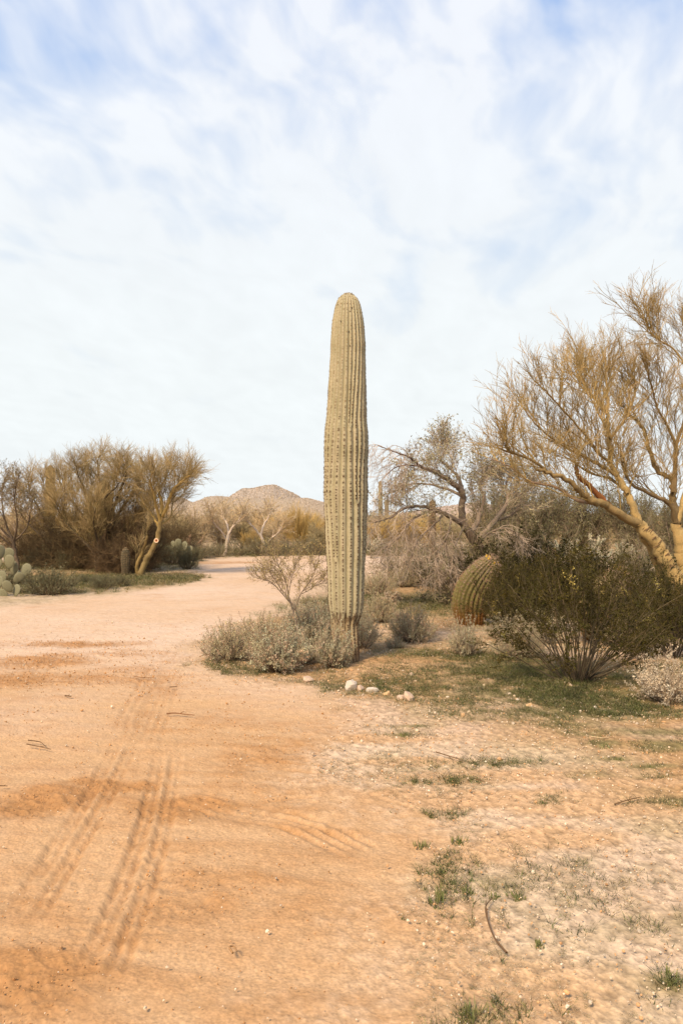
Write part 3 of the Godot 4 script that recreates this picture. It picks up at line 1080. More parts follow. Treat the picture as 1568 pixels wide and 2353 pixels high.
func materials() -> void:
	var grain := seamless(1024, 41, 0.09, 4, 0.80, 1.0)
	var relief := seamless(1024, 42, 0.06, 5, 0.0, 1.0)
	var mott := seamless(512, 43, 0.03, 4, 0.84, 1.0)
	M.soil = textured(mat(0.95, 0.15), grain, 0.55, relief, 0.4, true)
	M.rock = textured(mat(0.95, 0.2), mott, 0.05, null, 0, true)
	M.stone = textured(mat(0.9, 0.3), mott, 4.0, relief, 0.08)
	M.skin = textured(mat(0.75, 0.35), mott, 3.0, null, 0)
	M.bark = textured(mat(0.85, 0.3), mott, 2.5, relief, 0.5)
	M.twig = mat(0.9, 0.15)
	M.leaf = mat(0.85, 0.12)
	M.leaf.backlight_enabled = true
	M.leaf.backlight = Color(0.35, 0.35, 0.3)
	M.fruit = mat(0.5, 0.5)
	M.wood = mat(0.8)
	M["pad"] = textured(mat(0.7, 0.35), mott, 4.0, null, 0)
	M["pad"].albedo_color = Color(0.22, 0.205, 0.125).linear_to_srgb()

# ---------- ground cover ----------
func tuft(blades: int, h: float, spread: float, width: float) -> ArrayMesh:
	var b := Buf.new()
	for k in blades:
		var a := rng.randf() * TAU
		var p := Vector3(cos(a), 0, sin(a)) * rng.randf() * spread * 0.5 - Vector3(0, 0.01, 0)
		var tip := p + Vector3(rng.randfn() * spread * 0.5, h * rng.randf_range(0.5, 1.1), rng.randfn() * spread * 0.5)
		var mid := p.lerp(tip, 0.55) + Vector3(0, h * 0.12, 0)
		var s := Vector3(rng.randfn(), 0, rng.randfn()).normalized() * width * 0.5
		var nn := (Vector3.UP * 0.6 + Vector3(rng.randfn(), 0, rng.randfn()) * 0.5).normalized()
		b.tri(p - s, mid, p + s, nn, Color.WHITE)
		b.tri(mid - s * 0.7, tip, mid + s * 0.7, nn, Color.WHITE)
	return b.mesh()

func cover() -> void:
	var groups := [[[], PackedColorArray()], [[], PackedColorArray()], [[], PackedColorArray()]]
	var green := Color(0.115, 0.14, 0.04)
	var grey := Color(0.19, 0.18, 0.085)
	var hay := Color(0.42, 0.32, 0.18)
	for q in grass_spots:
		var dist: float = -q[0].z
		var per := clampf(1300.0 - dist * 50.0, 160.0, 1100.0)
		var n := int(clampf(q[1] * q[2] * (7.5 if dist < 12.0 else 3.0) * per * q[3], 20, 9000))
		for k in n:
			var x: float = q[0].x + rng.randfn() * q[1] * 0.62
			var z: float = q[0].z + rng.randfn() * q[2] * 0.62
			if z > -1.5 or edge_at(x, z) > 0.05 or nz.fine.get_noise_2d(x * 1.3, z * 1.3) + nz.mid.get_noise_2d(x, z) < -0.22:
				continue
			var big := clampf(dist / 11.0, 0.55, 1.6)
			var s := rng.randf_range(0.5, 1.25) * big
			var g := 0 if rng.randf() < 0.75 else 1
			groups[g][0].push_back(Transform3D(Basis(Vector3.UP, rng.randf() * TAU).scaled(Vector3(s, s, s)), Vector3(x, 0.0, z)))
			groups[g][1].push_back(vary(green.lerp(grey, rng.randf()) if rng.randf() < (0.7 if dist < 12.0 else 0.4) else grey.lerp(hay, rng.randf()), 0.3))
	for k in 90000:
		var d := 1.7 + pow(rng.randf(), 0.8) * 13.0
		var x := rng.randf_range(-0.1, 0.56) * d + rng.randfn() * 0.3
		if edge_at(x, -d) > -0.02 or nz.low.get_noise_2d(x * 5.0, -d * 5.0) + 0.5 * nz.fine.get_noise_2d(x, -d) < -0.12:
			continue
		var s := rng.randf_range(0.2, 0.5) * clampf(d / 6.0, 0.55, 1.4)
		groups[2][0].push_back(Transform3D(Basis(Vector3.UP, rng.randf() * TAU).scaled(Vector3(s, s * 0.7, s)), Vector3(x, 0.0, -d)))
		groups[2][1].push_back(vary(hay.lerp(Color(0.60, 0.48, 0.34), rng.randf()) if rng.randf() < 0.72 else grey.lerp(green, rng.randf() * 0.7), 0.3))
	var meshes := [tuft(13, 0.085, 0.08, 0.0065), tuft(11, 0.06, 0.11, 0.008), tuft(9, 0.035, 0.10, 0.006)]
	var names := ["green_grass", "sparse_grass", "dry_grass"]
	var labels := ["short green desert grass growing in patches under the shrubs", "thin grey green grass mixed into the green patches", "dry pale grass litter strewn over the gravelly ground"]
	for g in 3:
		var o := scatter(meshes[g], M.leaf, groups[g][0], groups[g][1])
		o.name = names[g]
		add_child(o)
		tag(o, labels[g], "grass")
	for q in [[1010, 2072, 0.13, "lush dark green grass tuft left of the curved stick, largest on the lower gravel"], [965, 1945, 0.09, "small grey green tuft at the sand's edge, left of centre in the lower gravel"], [1050, 1935, 0.09, "grey green tuft above the lush dark tuft"], [1072, 2050, 0.07, "green tuft right beside the lush dark tuft"], [1136, 2062, 0.06, "small tuft right above the curved stick's upper end"], [1192, 2066, 0.06, "small tuft right of the curved stick's upper end"], [1390, 1722, 0.10, "dark green tuft in the middle of the right hand gravel"], [1372, 1700, 0.09, "green tuft directly above the dark one in the right hand gravel"], [1418, 1748, 0.08, "long green tuft right below the dark one in the right hand gravel"], [1492, 1768, 0.09, "bright green tuft near the right edge of the gravel"], [928, 1694, 0.10, "bushy green tuft on the pale gravel below the stone pair"], [1085, 2338, 0.12, "green tuft cut by the photo's lower edge"], [1545, 2262, 0.11, "dark tuft in the lower right corner"], [1238, 2170, 0.06, "lone small green tuft on bare pale gravel at lower right"], [1012, 1655, 0.06, "tiny upright tuft on the pale gravel"], [1240, 1850, 0.08, "olive tuft beside an orange bare patch"]]:
		var b := Buf.new()
		var hi: float = q[2]
		for k in 40:
			var p := Vector3(rng.randfn(), 0, rng.randfn()) * hi * 0.2
			var dir := (Vector3.UP * 1.6 + p / hi + rv() * 0.5).normalized()
			b.leaf(p - Vector3(0, 0.01, 0), dir * hi * rng.randf_range(0.25, 0.6), dir.cross(rv()).normalized() * 0.006, vary(green.lerp(grey, 0.25 + rng.randf() * 0.7), 0.3))
		lone("grass_tuft", b.mesh(), M.leaf, q[3], "grass tuft", gp(q[0], q[1]))
	var where := []
	var cols := PackedColorArray()
	for k in 26000:
		var d := 1.7 + pow(rng.randf(), 0.8) * 11.0
		var x := rng.randf_range(-0.55, 0.56) * d
		var e := edge_at(x, -d)
		if e > 0.0 and rng.randf() > 0.16:
			continue
		var s := 0.0024 * exp(absf(rng.randfn()) * 0.5) * (1.0 if e > 0.0 else 1.25) * clampf(d / 5.0, 0.8, 1.6)
		where.push_back(Transform3D(Basis(rv(), rng.randf() * TAU).scaled(Vector3.ONE * s), Vector3(x, 0.012 + (0.0 if e > 0 else 0.006), -d)))
		cols.push_back(vary(Color(0.50, 0.38, 0.27).lerp(Color(0.58, 0.47, 0.36), rng.randf()) if rng.randf() < 0.6 else Color(0.46, 0.27, 0.14), 0.25))
	var clod_at := []
	var clod_tone := PackedColorArray()
	for k in 30000:
		var dd := 1.7 + pow(rng.randf(), 0.8) * 9.0
		var x := rng.randf_range(-0.6, 0.3) * dd
		if edge_at(x, -dd) < -0.1:
			continue
		var lump := churn_at(x, -dd) * 1.2 + maxf(0.0, nz.mid.get_noise_2d(x + 40, -dd)) * 0.7 + 0.05
		if rng.randf() > lump:
			continue
		var s := 0.0026 * exp(absf(rng.randfn()) * 0.45) * clampf(dd / 5.5, 0.8, 1.3)
		clod_at.push_back(Transform3D(Basis(rv(), rng.randf() * TAU).scaled(Vector3.ONE * s), Vector3(x, 0.004 + 0.02 * nz.low.get_noise_2d(x, -dd) + s * 0.3, -dd)))
		clod_tone.push_back(vary(Color(0.40, 0.215, 0.095), 0.25))
	var clods := scatter(boulder(12, 0.8, 0.6, 4), M.twig, clod_at, clod_tone)
	clods.name = "soil_clods"
	add_child(clods)
	tag(clods, "small orange soil clods lying on the churned parts of the track", "soil")
	var gravel := scatter(boulder(9, 0.75, 0.5, 4), M.twig, where, cols)
	gravel.name = "gravel"
	add_child(gravel)
	tag(gravel, "loose pale gravel scattered over the ground and track", "gravel")

func stick(label: String, path: Array, r: float, col: Color) -> void:
	var p := PackedVector3Array()
	var o := gp(path[0][0], path[0][1])
	for q in path:
		p.push_back(gp(q[0], q[1]) - o + Vector3(0, 0.022 + rng.randf() * 0.012, 0))
	p = smooth(p, 4)
	var b := Buf.new()
	b.tube(p, taper(p.size(), r, r * 0.5), 6, col, col)
	var side := way(p[p.size() / 2], (p[-1] - p[0]).normalized() + rv() * 0.7, p[0].distance_to(p[-1]) * 0.25, 3, 0.2, 0.0)
	for i in side.size():
		side[i].y = clampf(side[i].y, 0.012, 0.05)
	b.tube(side, taper(4, r * 0.6, r * 0.3), 5, col, col)
	lone("fallen_stick", b.mesh(), M.wood, label, "stick", o)

func P(list: Array, base: Vector3, d0: float, d1: float) -> PackedVector3Array:   # limb path, from pixels and a depth at either end
	var out := PackedVector3Array()
	for i in list.size():
		out.push_back(at(list[i][0], list[i][1], lerpf(d0, d1, float(i) / (list.size() - 1))) - base)
	return out

func _ready() -> void:
	rng.seed = 20
	var cam := Camera3D.new()
	cam.name = "camera"
	cam.position = Vector3(0, EYE, 0)
	cam.far = 6000.0
	cam.set_frustum(2.0 * 0.1 * 1176.0 / F, Vector2(0, 0.1 * (HZ - 1176.0) / F), 0.1, 6000.0)
	add_child(cam)
	var env := Environment.new()
	env.background_mode = Environment.BG_SKY
	env.sky = Sky.new()
	var sm := PanoramaSkyMaterial.new()
	sm.panorama = sky_image()
	env.sky.sky_material = sm
	env.tonemap_mode = Environment.TONE_MAPPER_LINEAR
	env.tonemap_exposure = 1.5
	env.sdfgi_enabled = true
	env.ssao_enabled = true
	env.ssil_enabled = true
	var we := WorldEnvironment.new()
	we.name = "world"
	we.environment = env
	add_child(we)
	var sun := DirectionalLight3D.new()
	sun.name = "sun"
	sun.light_energy = 1.35
	sun.light_color = Color(1.0, 0.91, 0.77)
	sun.light_angular_distance = 12.0
	sun.shadow_enabled = true
	add_child(sun)
	sun.look_at_from_position(Vector3(-0.40, 0.80, 0.72), Vector3.ZERO)

	materials()
	ground()
	hill("hill", "low brown desert butte seen beyond the bend of the track, left of the saguaro", [[500, 1188], [515, 1162], [527, 1142], [545, 1129], [560, 1121], [575, 1121], [590, 1119], [600, 1116], [615, 1113.5], [632, 1113], [645, 1119], [660, 1126], [672, 1131], [690, 1142], [715, 1162], [740, 1188]], 700, 75, Color(0.36, 0.295, 0.245), 5200)
	hill("hill", "low rocky ridge on both sides of the butte's foot", [[300, 1189], [345, 1166], [380, 1150], [410, 1140], [440, 1152], [462, 1147], [480, 1140], [510, 1139], [560, 1142], [640, 1144], [695, 1143], [715, 1145], [740, 1152], [780, 1164], [830, 1189]], 560, 60, Color(0.36, 0.285, 0.215), 5200)
	hill("hill", "grey brown ridge low behind the bare grey tree on the right", [[860, 1189], [930, 1176], [990, 1166], [1050, 1158], [1100, 1154], [1150, 1163], [1230, 1172], [1330, 1176], [1450, 1189]], 650, 60, Color(0.42, 0.32, 0.265), 2500)

	# twig sprays
	make_sprays("broom", 5, {"r": 0.0085, "side": 10, "angle": 0.42, "short": 0.25, "long": 0.6, "up": 0.12})
	make_sprays("fine_broom", 8, {"r": 0.0105, "side": 6, "angle": 0.55, "short": 0.25, "long": 0.6, "up": 0.2, "wig": 0.2})
	make_sprays("sage", 5, {"r": 0.010, "side": 5, "angle": 0.5, "short": 0.2, "long": 0.5, "leaves": 26, "leaf": 0.15, "broad": 0.42})
	make_sprays("creosote", 5, {"r": 0.010, "side": 6, "angle": 0.75, "short": 0.25, "long": 0.5, "leaves": 60, "leaf": 0.085, "broad": 0.65})
	make_sprays("ironwood", 5, {"r": 0.009, "side": 6, "angle": 0.65, "short": 0.25, "long": 0.55, "leaves": 17, "leaf": 0.10, "broad": 0.55, "wig": 0.25})
	make_sprays("bare", 5, {"r": 0.011, "side": 7, "angle": 0.75, "short": 0.25, "long": 0.6, "wig": 0.3})
	make_sprays("far", 4, {"r": 0.014, "side": 7, "angle": 0.5, "short": 0.25, "long": 0.6, "leaves": 10, "leaf": 0.11, "broad": 0.5, "up": 0.1})

	main_saguaro()
	far_scrub()
	background_trees()
	left_group()
	right_group()
	foreground_shrubs()
	rocks()
	cover()

func far_scrub() -> void:
	var m: Array = woody_meshes(fan(9, 1.6, 1.5, 0.03, 7, 0.1), {"bark": Color.WHITE, "twig": Color.WHITE, "leaf": Color.WHITE, "len": 0.7, "r": 0.01, "sprays": 6, "spray": "far", "size": 0.5, "from": 0.15})
	var both := Buf.new()
	for p in m:
		var a: Array = p[1].surface_get_arrays(0)
		both.v.append_array(a[0]); both.n.append_array(a[1]); both.c.append_array(a[Mesh.ARRAY_COLOR])
	var where := []
	var cols := PackedColorArray()
	for k in 620:
		var d := 46.0 + pow(rng.randf(), 1.6) * 330.0
		var x := rng.randf_range(-0.75, 0.75) * d
		var s := rng.randf_range(0.75, 1.2) * lerpf(0.95, 1.15, clampf(d / 200, 0, 1))
		where.push_back(Transform3D(Basis(Vector3.UP, rng.randf() * TAU).scaled(Vector3(s, s * rng.randf_range(0.8, 1.15), s)), Vector3(x, -0.05, -d)))
		cols.push_back(vary(Color(0.50, 0.365, 0.21).lerp(Color(0.37, 0.30, 0.18), rng.randf()), 0.25))
	var o := scatter(both.mesh(), M.twig, where, cols)
	o.name = "distant_scrub"
	add_child(o)
	tag(o, "mass of distant brown desert scrub along the horizon", "scrub")

func background_trees() -> void:
	var gold := {"bark": Color(0.26, 0.19, 0.09), "twig": Color(0.46, 0.31, 0.11), "tip": Color(0.52, 0.36, 0.15), "len": 0.9, "r": 0.012, "sprays": 10, "spray": "broom", "size": 0.62, "from": 0.12, "lift": 0.5, "spray_up": 0.35, "a1": 0.8}
	var grey := {"bark": Color(0.55, 0.43, 0.33), "twig": Color(0.50, 0.375, 0.245), "leaf": Color(0.42, 0.335, 0.19), "len": 0.85, "r": 0.013, "sprays": 9, "spray": "far", "size": 0.5, "from": 0.1, "spread": 0.9, "wig": 0.25}
	var green := grey.duplicate()
	green.merge({"bark": Color(0.27, 0.20, 0.14), "twig": Color(0.36, 0.275, 0.155), "leaf": Color(0.30, 0.26, 0.14)}, true)
	var kinds := {}
	for k in 2:
		kinds["gold%d" % k] = woody_meshes(fan(9, 1.5, 2.0, 0.045, 9, 0.1), gold)
		kinds["grey%d" % k] = woody_meshes(fan(8, 1.5, 1.9, 0.05, 9, 0.15), grey)
		kinds["green%d" % k] = woody_meshes(fan(9, 1.5, 1.6, 0.03, 8, 0.1), green)
	var rows := [
		["grey0", 452, 1158, 46, 38, "grey brown thorny bush where the track bends left, next to the prickly pear"],
		["grey1", 508, 1147, 44, 39, "grey mesquite with pale forked trunk standing just left of the butte"],
		["green0", 556, 1163, 38, 40, "grey green mesquite standing below the left foot of the butte"],
		["gold0", 578, 1212, 38, 36.5, "low golden bush at the track's far edge below the butte"],
		["grey0", 612, 1190, 36, 37, "leafy grey bush with a leaning pale trunk at the track's far edge"],
		["gold1", 688, 1143, 62, 40, "broad golden palo verde beyond the track, left of the tall saguaro"],
		["green1", 728, 1185, 42, 37, "dark grey green bush at the track's far edge touching the tall saguaro"],
		["grey1", 655, 1172, 40, 44, "grey brown bush in front of the butte's right slope"],
		["green0", 415, 1160, 42, 33, "grey green bush rising behind the prickly pear clump"],
		["gold1", 875, 1178, 44, 38, "golden brown bush right of the tall saguaro below the slender far one"],
		["gold0", 945, 1172, 62, 39, "golden brown palo verde seen through the hanging bare twigs"],
		["green1", 1020, 1180, 50, 41, "brown green bush behind the grey tree's trunk"],
		["grey0", 1090, 1165, 60, 42, "grey bush on the skyline behind the dark dense shrub"],
		["green0", 1180, 1160, 60, 36, "grey green mesquite behind the pale cholla on the right"],
		["grey1", 1270, 1150, 60, 33, "grey twiggy tree above the pale cholla"],
		["green1", 1370, 1150, 65, 30, "grey leafy tree behind the leaning palo verde trunk"],
		["grey0", 1450, 1175, 60, 32, "grey brown bush seen under the leaning palo verde trunk"],
		["gold0", 1500, 1165, 50, 40, "golden palo verde in the gap between the two leaning trunks"],
		["grey1", 1560, 1160, 60, 31, "grey bush at the right edge behind the second trunk"],
		["green1", -40, 1150, 80, 36, "grey green bush at the left edge far behind the prickly pear"],
		["grey0", 60, 1140, 70, 34, "grey brown bush between the left mesquite and the palo verde thicket"],
		["gold0", 170, 1150, 70, 37, "golden brown bush behind the left palo verde thicket"],
		["grey1", 300, 1150, 60, 35, "grey bush seen through the stems of the left thicket"],
		["green0", 380, 1165, 50, 36, "dull green bush right of the palo verde with the sawn branch"],
	]
	for q in rows:
		var d: float = q[4]
		var foot := at(q[1], HZ, d)
		foot.y = 0
		var h: float = EYE - (q[2] - HZ) / F * d
		var w: float = q[3] / F * d
		plant_fit(kinds[q[0]], "desert_bush" if h < 2.3 else "desert_tree", q[5], "bush" if h < 2.3 else "tree", foot, w, h, rng.randf() * TAU)
	var pale_bark := grey.duplicate()
	pale_bark.merge({"bark": Color(0.62, 0.50, 0.40), "len": 0.7, "sprays": 7, "from": 0.35}, true)
	var fb := gp(518, 1277)
	var t := thing("mesquite_tree", "sparse grey mesquite with a pale forked trunk at the track's far edge below the butte", "tree", fb)
	woody(t, [[P([[516, 1278], [521, 1250], [525, 1226]], fb, -fb.z, -fb.z), 0.085, 0.07, 0], [P([[525, 1228], [532, 1214], [544, 1200], [556, 1180]], fb, -fb.z, -fb.z), 0.055, 0.015, 8], [P([[525, 1228], [522, 1205], [512, 1185], [508, 1165]], fb, -fb.z, -fb.z + 1), 0.05, 0.015, 9], [P([[520, 1240], [510, 1222], [494, 1205], [482, 1180]], fb, -fb.z, -fb.z - 0.6), 0.045, 0.015, 9]], pale_bark)
	fb = gp(617, 1275)
	t = thing("mesquite_tree", "sparse mesquite with a pale trunk leaning left, beyond the sapling", "tree", fb)
	woody(t, [[P([[617, 1276], [608, 1252], [596, 1226]], fb, -fb.z, -fb.z), 0.085, 0.06, 0], [P([[596, 1228], [584, 1212], [570, 1200], [560, 1186]], fb, -fb.z, -fb.z), 0.05, 0.015, 8], [P([[598, 1232], [606, 1205], [616, 1190], [622, 1172]], fb, -fb.z, -fb.z + 1), 0.05, 0.015, 9], [P([[609, 1254], [625, 1235], [640, 1222], [650, 1205]], fb, -fb.z, -fb.z - 0.4), 0.05, 0.015, 9]], pale_bark)
	var low := shrub_meshes({"stems": 34, "w": 0.6, "h": 0.55, "r": 0.008, "bark": Color(0.17, 0.13, 0.085), "twig": Color(0.22, 0.18, 0.11), "leaf": Color(0.23, 0.21, 0.13), "sprays": 4, "spray": "far", "size": 0.22})
	for q in [[447, 1285, 1.3, "beside the prickly pear"], [470, 1281, 1.0, "at the left end of the far edge"], [505, 1280, 1.1, "below the pale forked mesquite"], [548, 1277, 1.3, "left of the low golden bush"], [596, 1276, 1.5, "in front of the low golden bush"], [628, 1276, 1.3, "below the leaning pale trunk"], [664, 1276, 1.2, "below the butte's right slope"], [702, 1275, 1.4, "below the broad golden palo verde"], [735, 1275, 1.3, "left of the tall saguaro"], [862, 1276, 1.4, "right of the tall saguaro"], [905, 1277, 1.3, "behind the hanging bare twigs"]]:
		plant(low, "roadside_shrub", "low grey shrub on the track's far edge " + q[3], "shrub", gp(q[0], q[1]), Vector3.ONE * q[2], rng.randf() * TAU, "low shrubs along the track's far edge")
	small_saguaro("slender far saguaro rising above the scrub just right of the tall one", 873, 1105, 70, 4.6, Color(0.36, 0.30, 0.18))
	small_saguaro("short far saguaro half hidden behind leafy twigs, right of the slender far one", 888, 1148, 74, 4.6, Color(0.33, 0.27, 0.17))
	small_saguaro("stumpy brown saguaro behind the bare grey tree", 992, 1148, 30, 8, Color(0.17, 0.11, 0.06))

func left_group() -> void:
	var gold := {"bark": Color(0.20, 0.15, 0.07), "twig": Color(0.26, 0.195, 0.09), "tip": Color(0.42, 0.305, 0.16), "len": 0.85, "r": 0.010, "sprays": 4, "sub": 4, "sub_sprays": 4, "spray": "fine_broom", "size": 0.40, "from": 0.12, "lift": 0.45, "spray_up": 0.22, "spread": 0.8, "a1": 0.9, "wig": 0.24}
	# the palo verde with the sawn branch
	var base := gp(326, 1324)
	var d := -base.z
	var t := thing("palo_verde_tree", "golden barked palo verde with a sawn branch stub at the left thicket's right end", "tree", base)
	var y := Color(0.40, 0.27, 0.095)
	woody(t, [
		[P([[322, 1326], [334, 1292], [350, 1262], [362, 1236], [367, 1205], [372, 1182.8]], base, d, d), 0.09, 0.055, 0, Color(0.24, 0.17, 0.075)],
		[P([[372, 1184.5], [384, 1163.9], [394, 1132.9], [410, 1112.3], [424, 1100.2], [436, 1091.6]], base, d, d - 0.5), 0.06, 0.012, 13, y],
		[P([[372, 1186.2], [372, 1157.0], [366, 1127.8], [378, 1102.0], [388, 1081.3]], base, d, d + 0.7), 0.065, 0.012, 13, y],
		[P([[370, 1200], [360, 1165.6], [352, 1129.5], [345, 1105.4], [352, 1084.8]], base, d, d - 0.8), 0.05, 0.01, 12, y],
		[P([[384, 1165.6], [390, 1139.8], [406, 1126.0], [420, 1118.3], [432, 1108.8]], base, d, d + 1.0), 0.04, 0.008, 10, y],
		[P([[366, 1212], [350, 1182.8], [330, 1157.0], [322, 1122.6]], base, d, d + 1.2), 0.04, 0.008, 10, y],
		[P([[367, 1206], [392, 1187.1], [398, 1157.0], [420, 1135.5]], base, d, d + 1.5), 0.035, 0.008, 9, y],
		[P([[318, 1326], [316, 1296], [330, 1262], [338, 1230]], base, d + 0.2, d), 0.07, 0.03, 3, Color(0.28, 0.19, 0.075)],
	], gold)
	var st := Buf.new()
	var sp := at(361, 1240, d - 0.1) - base
	st.tube(PackedVector3Array([sp + Vector3(0, 0.02, -0.14), sp, sp + Vector3(0.01, -0.01, 0.07), sp + Vector3(0.012, -0.012, 0.14)]), PackedFloat32Array([0.045, 0.066, 0.064, 0.062]), 12, y, Color(0.24, 0.15, 0.06))
	part("sawn_stub", st.mesh(), M.bark, t)
	for ring in [[0.0, 0.024, Color(0.12, 0.04, 0.015)], [0.024, 0.044, Color(0.55, 0.24, 0.12)], [0.044, 0.063, Color(0.66, 0.50, 0.36)]]:
		var b := Buf.new()
		for k in 16:
			var a := TAU * k / 16
			var a2 := TAU * (k + 1) / 16
			var q := []
			for w in [[a, ring[0]], [a2, ring[0]], [a, ring[1]], [a2, ring[1]]]:
				q.push_back(sp + Vector3(0.012 + cos(w[0]) * w[1], -0.012 + sin(w[0]) * w[1], 0.142 - 0.15 * (0.063 - w[1])))
			b.tri(q[0], q[1], q[2], Vector3.BACK, ring[2])
			b.tri(q[1], q[3], q[2], Vector3.BACK, ring[2])
		part("cut_wood", b.mesh(), M.wood, t)
	# the broad palo verde of the thicket
	base = gp(240, 1316)
	d = -base.z
	t = thing("palo_verde_tree", "broad twiggy palo verde forming the tall middle of the left thicket", "tree", base)
	var dk := Color(0.12, 0.09, 0.06)
	woody(t, [
		[P([[240, 1318], [236, 1290], [232, 1265], [238, 1230.5]], base, d, d), 0.17, 0.11, 0, dk],
		[P([[238, 1235], [252, 1185.5], [275, 1131.5], [290, 1091.0], [286, 1066.7]], base, d, d - 0.8), 0.07, 0.012, 15, dk],
		[P([[238, 1232.3], [236, 1176.5], [234, 1122.5], [225, 1079.3], [226, 1054.1]], base, d, d + 0.4), 0.07, 0.01, 15, dk],
		[P([[236, 1236], [215, 1185.5], [195, 1131.5], [184, 1100.0], [178, 1082.9]], base, d, d - 0.5), 0.06, 0.01, 14, dk],
		[P([[240, 1230.5], [268, 1185.5], [300, 1140.5], [316, 1109.0], [322, 1090.1]], base, d, d + 0.8), 0.06, 0.01, 14, dk],
		[P([[234, 1240], [200, 1199.0], [165, 1149.5], [142, 1120.7], [134, 1097.3]], base, d, d + 0.5), 0.055, 0.01, 14, dk],
		[P([[236, 1240], [262, 1199.0], [258, 1140.5], [262, 1100.0], [254, 1068.5]], base, d, d + 1.4), 0.05, 0.01, 13, dk],
		[P([[236, 1240], [210, 1203.5], [205, 1158.5], [212, 1118.9], [205, 1081.1]], base, d, d + 1.6), 0.05, 0.01, 13, dk],
		[P([[238, 1240], [250, 1194.5], [240, 1149.5], [268, 1118.0], [290, 1082.9]], base, d, d - 1.5), 0.05, 0.01, 13, dk],
		[P([[234, 1290], [205, 1255], [165, 1217.0], [140, 1181.0], [130, 1158.5]], base, d, d - 0.6), 0.05, 0.01, 15, dk],
		[P([[238, 1290], [280, 1250], [312, 1208.0], [326, 1176.5], [330, 1154.0]], base, d, d + 0.3), 0.05, 0.01, 15, dk],
		[P([[236, 1280], [225, 1240], [215, 1203.5], [220, 1167.5]], base, d, d - 1.2), 0.05, 0.01, 15, dk],
		[P([[232, 1300], [262, 1270], [290, 1230.5], [310, 1176.5], [315, 1131.5]], base, d, d - 0.3), 0.06, 0.01, 13, dk],
	], gold)
	# olive palo verde on the thicket's left
	base = gp(122, 1300)
	d = -base.z
	t = thing("palo_verde_tree", "low olive palo verde spreading at the left end of the thicket", "tree", base)
	var ol := gold.duplicate()
	ol.merge({"twig": Color(0.30, 0.215, 0.085), "tip": Color(0.44, 0.30, 0.13)}, true)
	woody(t, [
		[P([[122, 1302], [124, 1280], [130, 1255]], base, d, d), 0.10, 0.07, 0, dk],
		[P([[130, 1258], [112, 1215], [88, 1165], [70, 1130], [66, 1100]], base, d, d - 0.5), 0.05, 0.008, 14, dk],
		[P([[130, 1258], [120, 1200], [105, 1150], [100, 1100]], base, d, d + 0.7), 0.05, 0.008, 13, dk],
		[P([[130, 1258], [140, 1200], [150, 1140], [142, 1090]], base, d, d - 1.0), 0.05, 0.008, 13, dk],
		[P([[130, 1260], [95, 1230], [60, 1195], [40, 1160], [38, 1130]], base, d, d + 0.2), 0.045, 0.008, 12, dk],
		[P([[130, 1258], [160, 1215], [178, 1165], [170, 1120]], base, d, d), 0.045, 0.008, 12, dk],
	], ol)
	# dead brown tangles at the thicket's foot
	var tang := {"stems": 190, "w": 1.15, "h": 2.4, "r": 0.012, "bark": Color(0.12, 0.08, 0.05), "twig": Color(0.135, 0.09, 0.052), "sprays": 8, "spray": "bare", "size": 0.45, "spread": 1.1, "spray_up": -0.1, "from": 0.15, "wig": 0.3, "foot": 0.3}
	var tm := shrub_meshes(tang)
	plant(tm, "thorn_bush", "tangled brown dead looking thorn bush in front of the thicket's dark trunk", "bush", gp(276, 1317), Vector3(0.72, 0.98, 0.72))
	tang.merge({"bark": Color(0.11, 0.075, 0.045), "twig": Color(0.12, 0.085, 0.047), "w": 1.45, "h": 2.1}, true)
	tm = shrub_meshes(tang)
	plant(tm, "thorn_bush", "dark brown thorn bush with drooping twigs left of the thicket's trunk", "bush", gp(172, 1302), Vector3(1, 1.02, 1))
	plant(tm, "thorn_bush", "large brown thorn bush filling the middle of the thicket behind its dark trunk", "bush", gp(228, 1306), Vector3(1.1, 1.1, 1.1), 1.1)
	plant(tm, "thorn_bush", "tall brown thorn bush between the thicket's trunk and the palo verde with the sawn branch", "bush", gp(312, 1312), Vector3(0.62, 1.15, 0.62), 5.1)
	plant(tm, "thorn_bush", "brown thorn bush under the olive palo verde at the far left", "bush", gp(88, 1292), Vector3(0.8, 0.9, 0.8), 2.0)
	plant(tm, "thorn_bush", "greyish thorn bush right behind the palo verde with the sawn branch", "bush", gp(385, 1284), Vector3(0.85, 1.05, 0.85), 4.0)
	# far left mesquite
	base = gp(42, 1312)
	d = -base.z
	t = thing("mesquite_tree", "grey mesquite with sparse leaves at the left edge, behind the prickly pear", "tree", base)
	var mq := {"bark": Color(0.16, 0.115, 0.08), "twig": Color(0.25, 0.18, 0.12), "leaf": Color(0.26, 0.21, 0.12), "len": 0.7, "r": 0.01, "sprays": 8, "spray": "ironwood", "size": 0.42, "from": 0.25, "spread": 0.9, "wig": 0.28}
	woody(t, [
		[P([[42, 1313], [38, 1285], [34, 1262], [30, 1240]], base, d, d), 0.075, 0.05, 0],
		[P([[30, 1242], [10, 1190], [5, 1140], [12, 1095]], base, d, d), 0.04, 0.008, 13],
		[P([[31, 1246], [40, 1200], [34, 1150], [38, 1110]], base, d, d - 0.6), 0.04, 0.008, 12],
		[P([[30, 1244], [0, 1210], [-30, 1170], [-40, 1120]], base, d, d + 0.5), 0.04, 0.008, 12],
		[P([[31, 1246], [60, 1215], [70, 1180], [75, 1150]], base, d, d + 0.6), 0.03, 0.008, 10],
		[P([[34, 1260], [10, 1240], [-20, 1215], [-50, 1200]], base, d, d - 0.6), 0.03, 0.008, 10],
	], mq)
	small_saguaro("pale tipped saguaro poking above the left end of the thicket", 116, 1070, 28.5, 10.5, Color(0.33, 0.25, 0.12))
	small_saguaro("thick brown saguaro inside the crown of the left thicket", 239, 1101, 23.6, 16, Color(0.22, 0.15, 0.07))
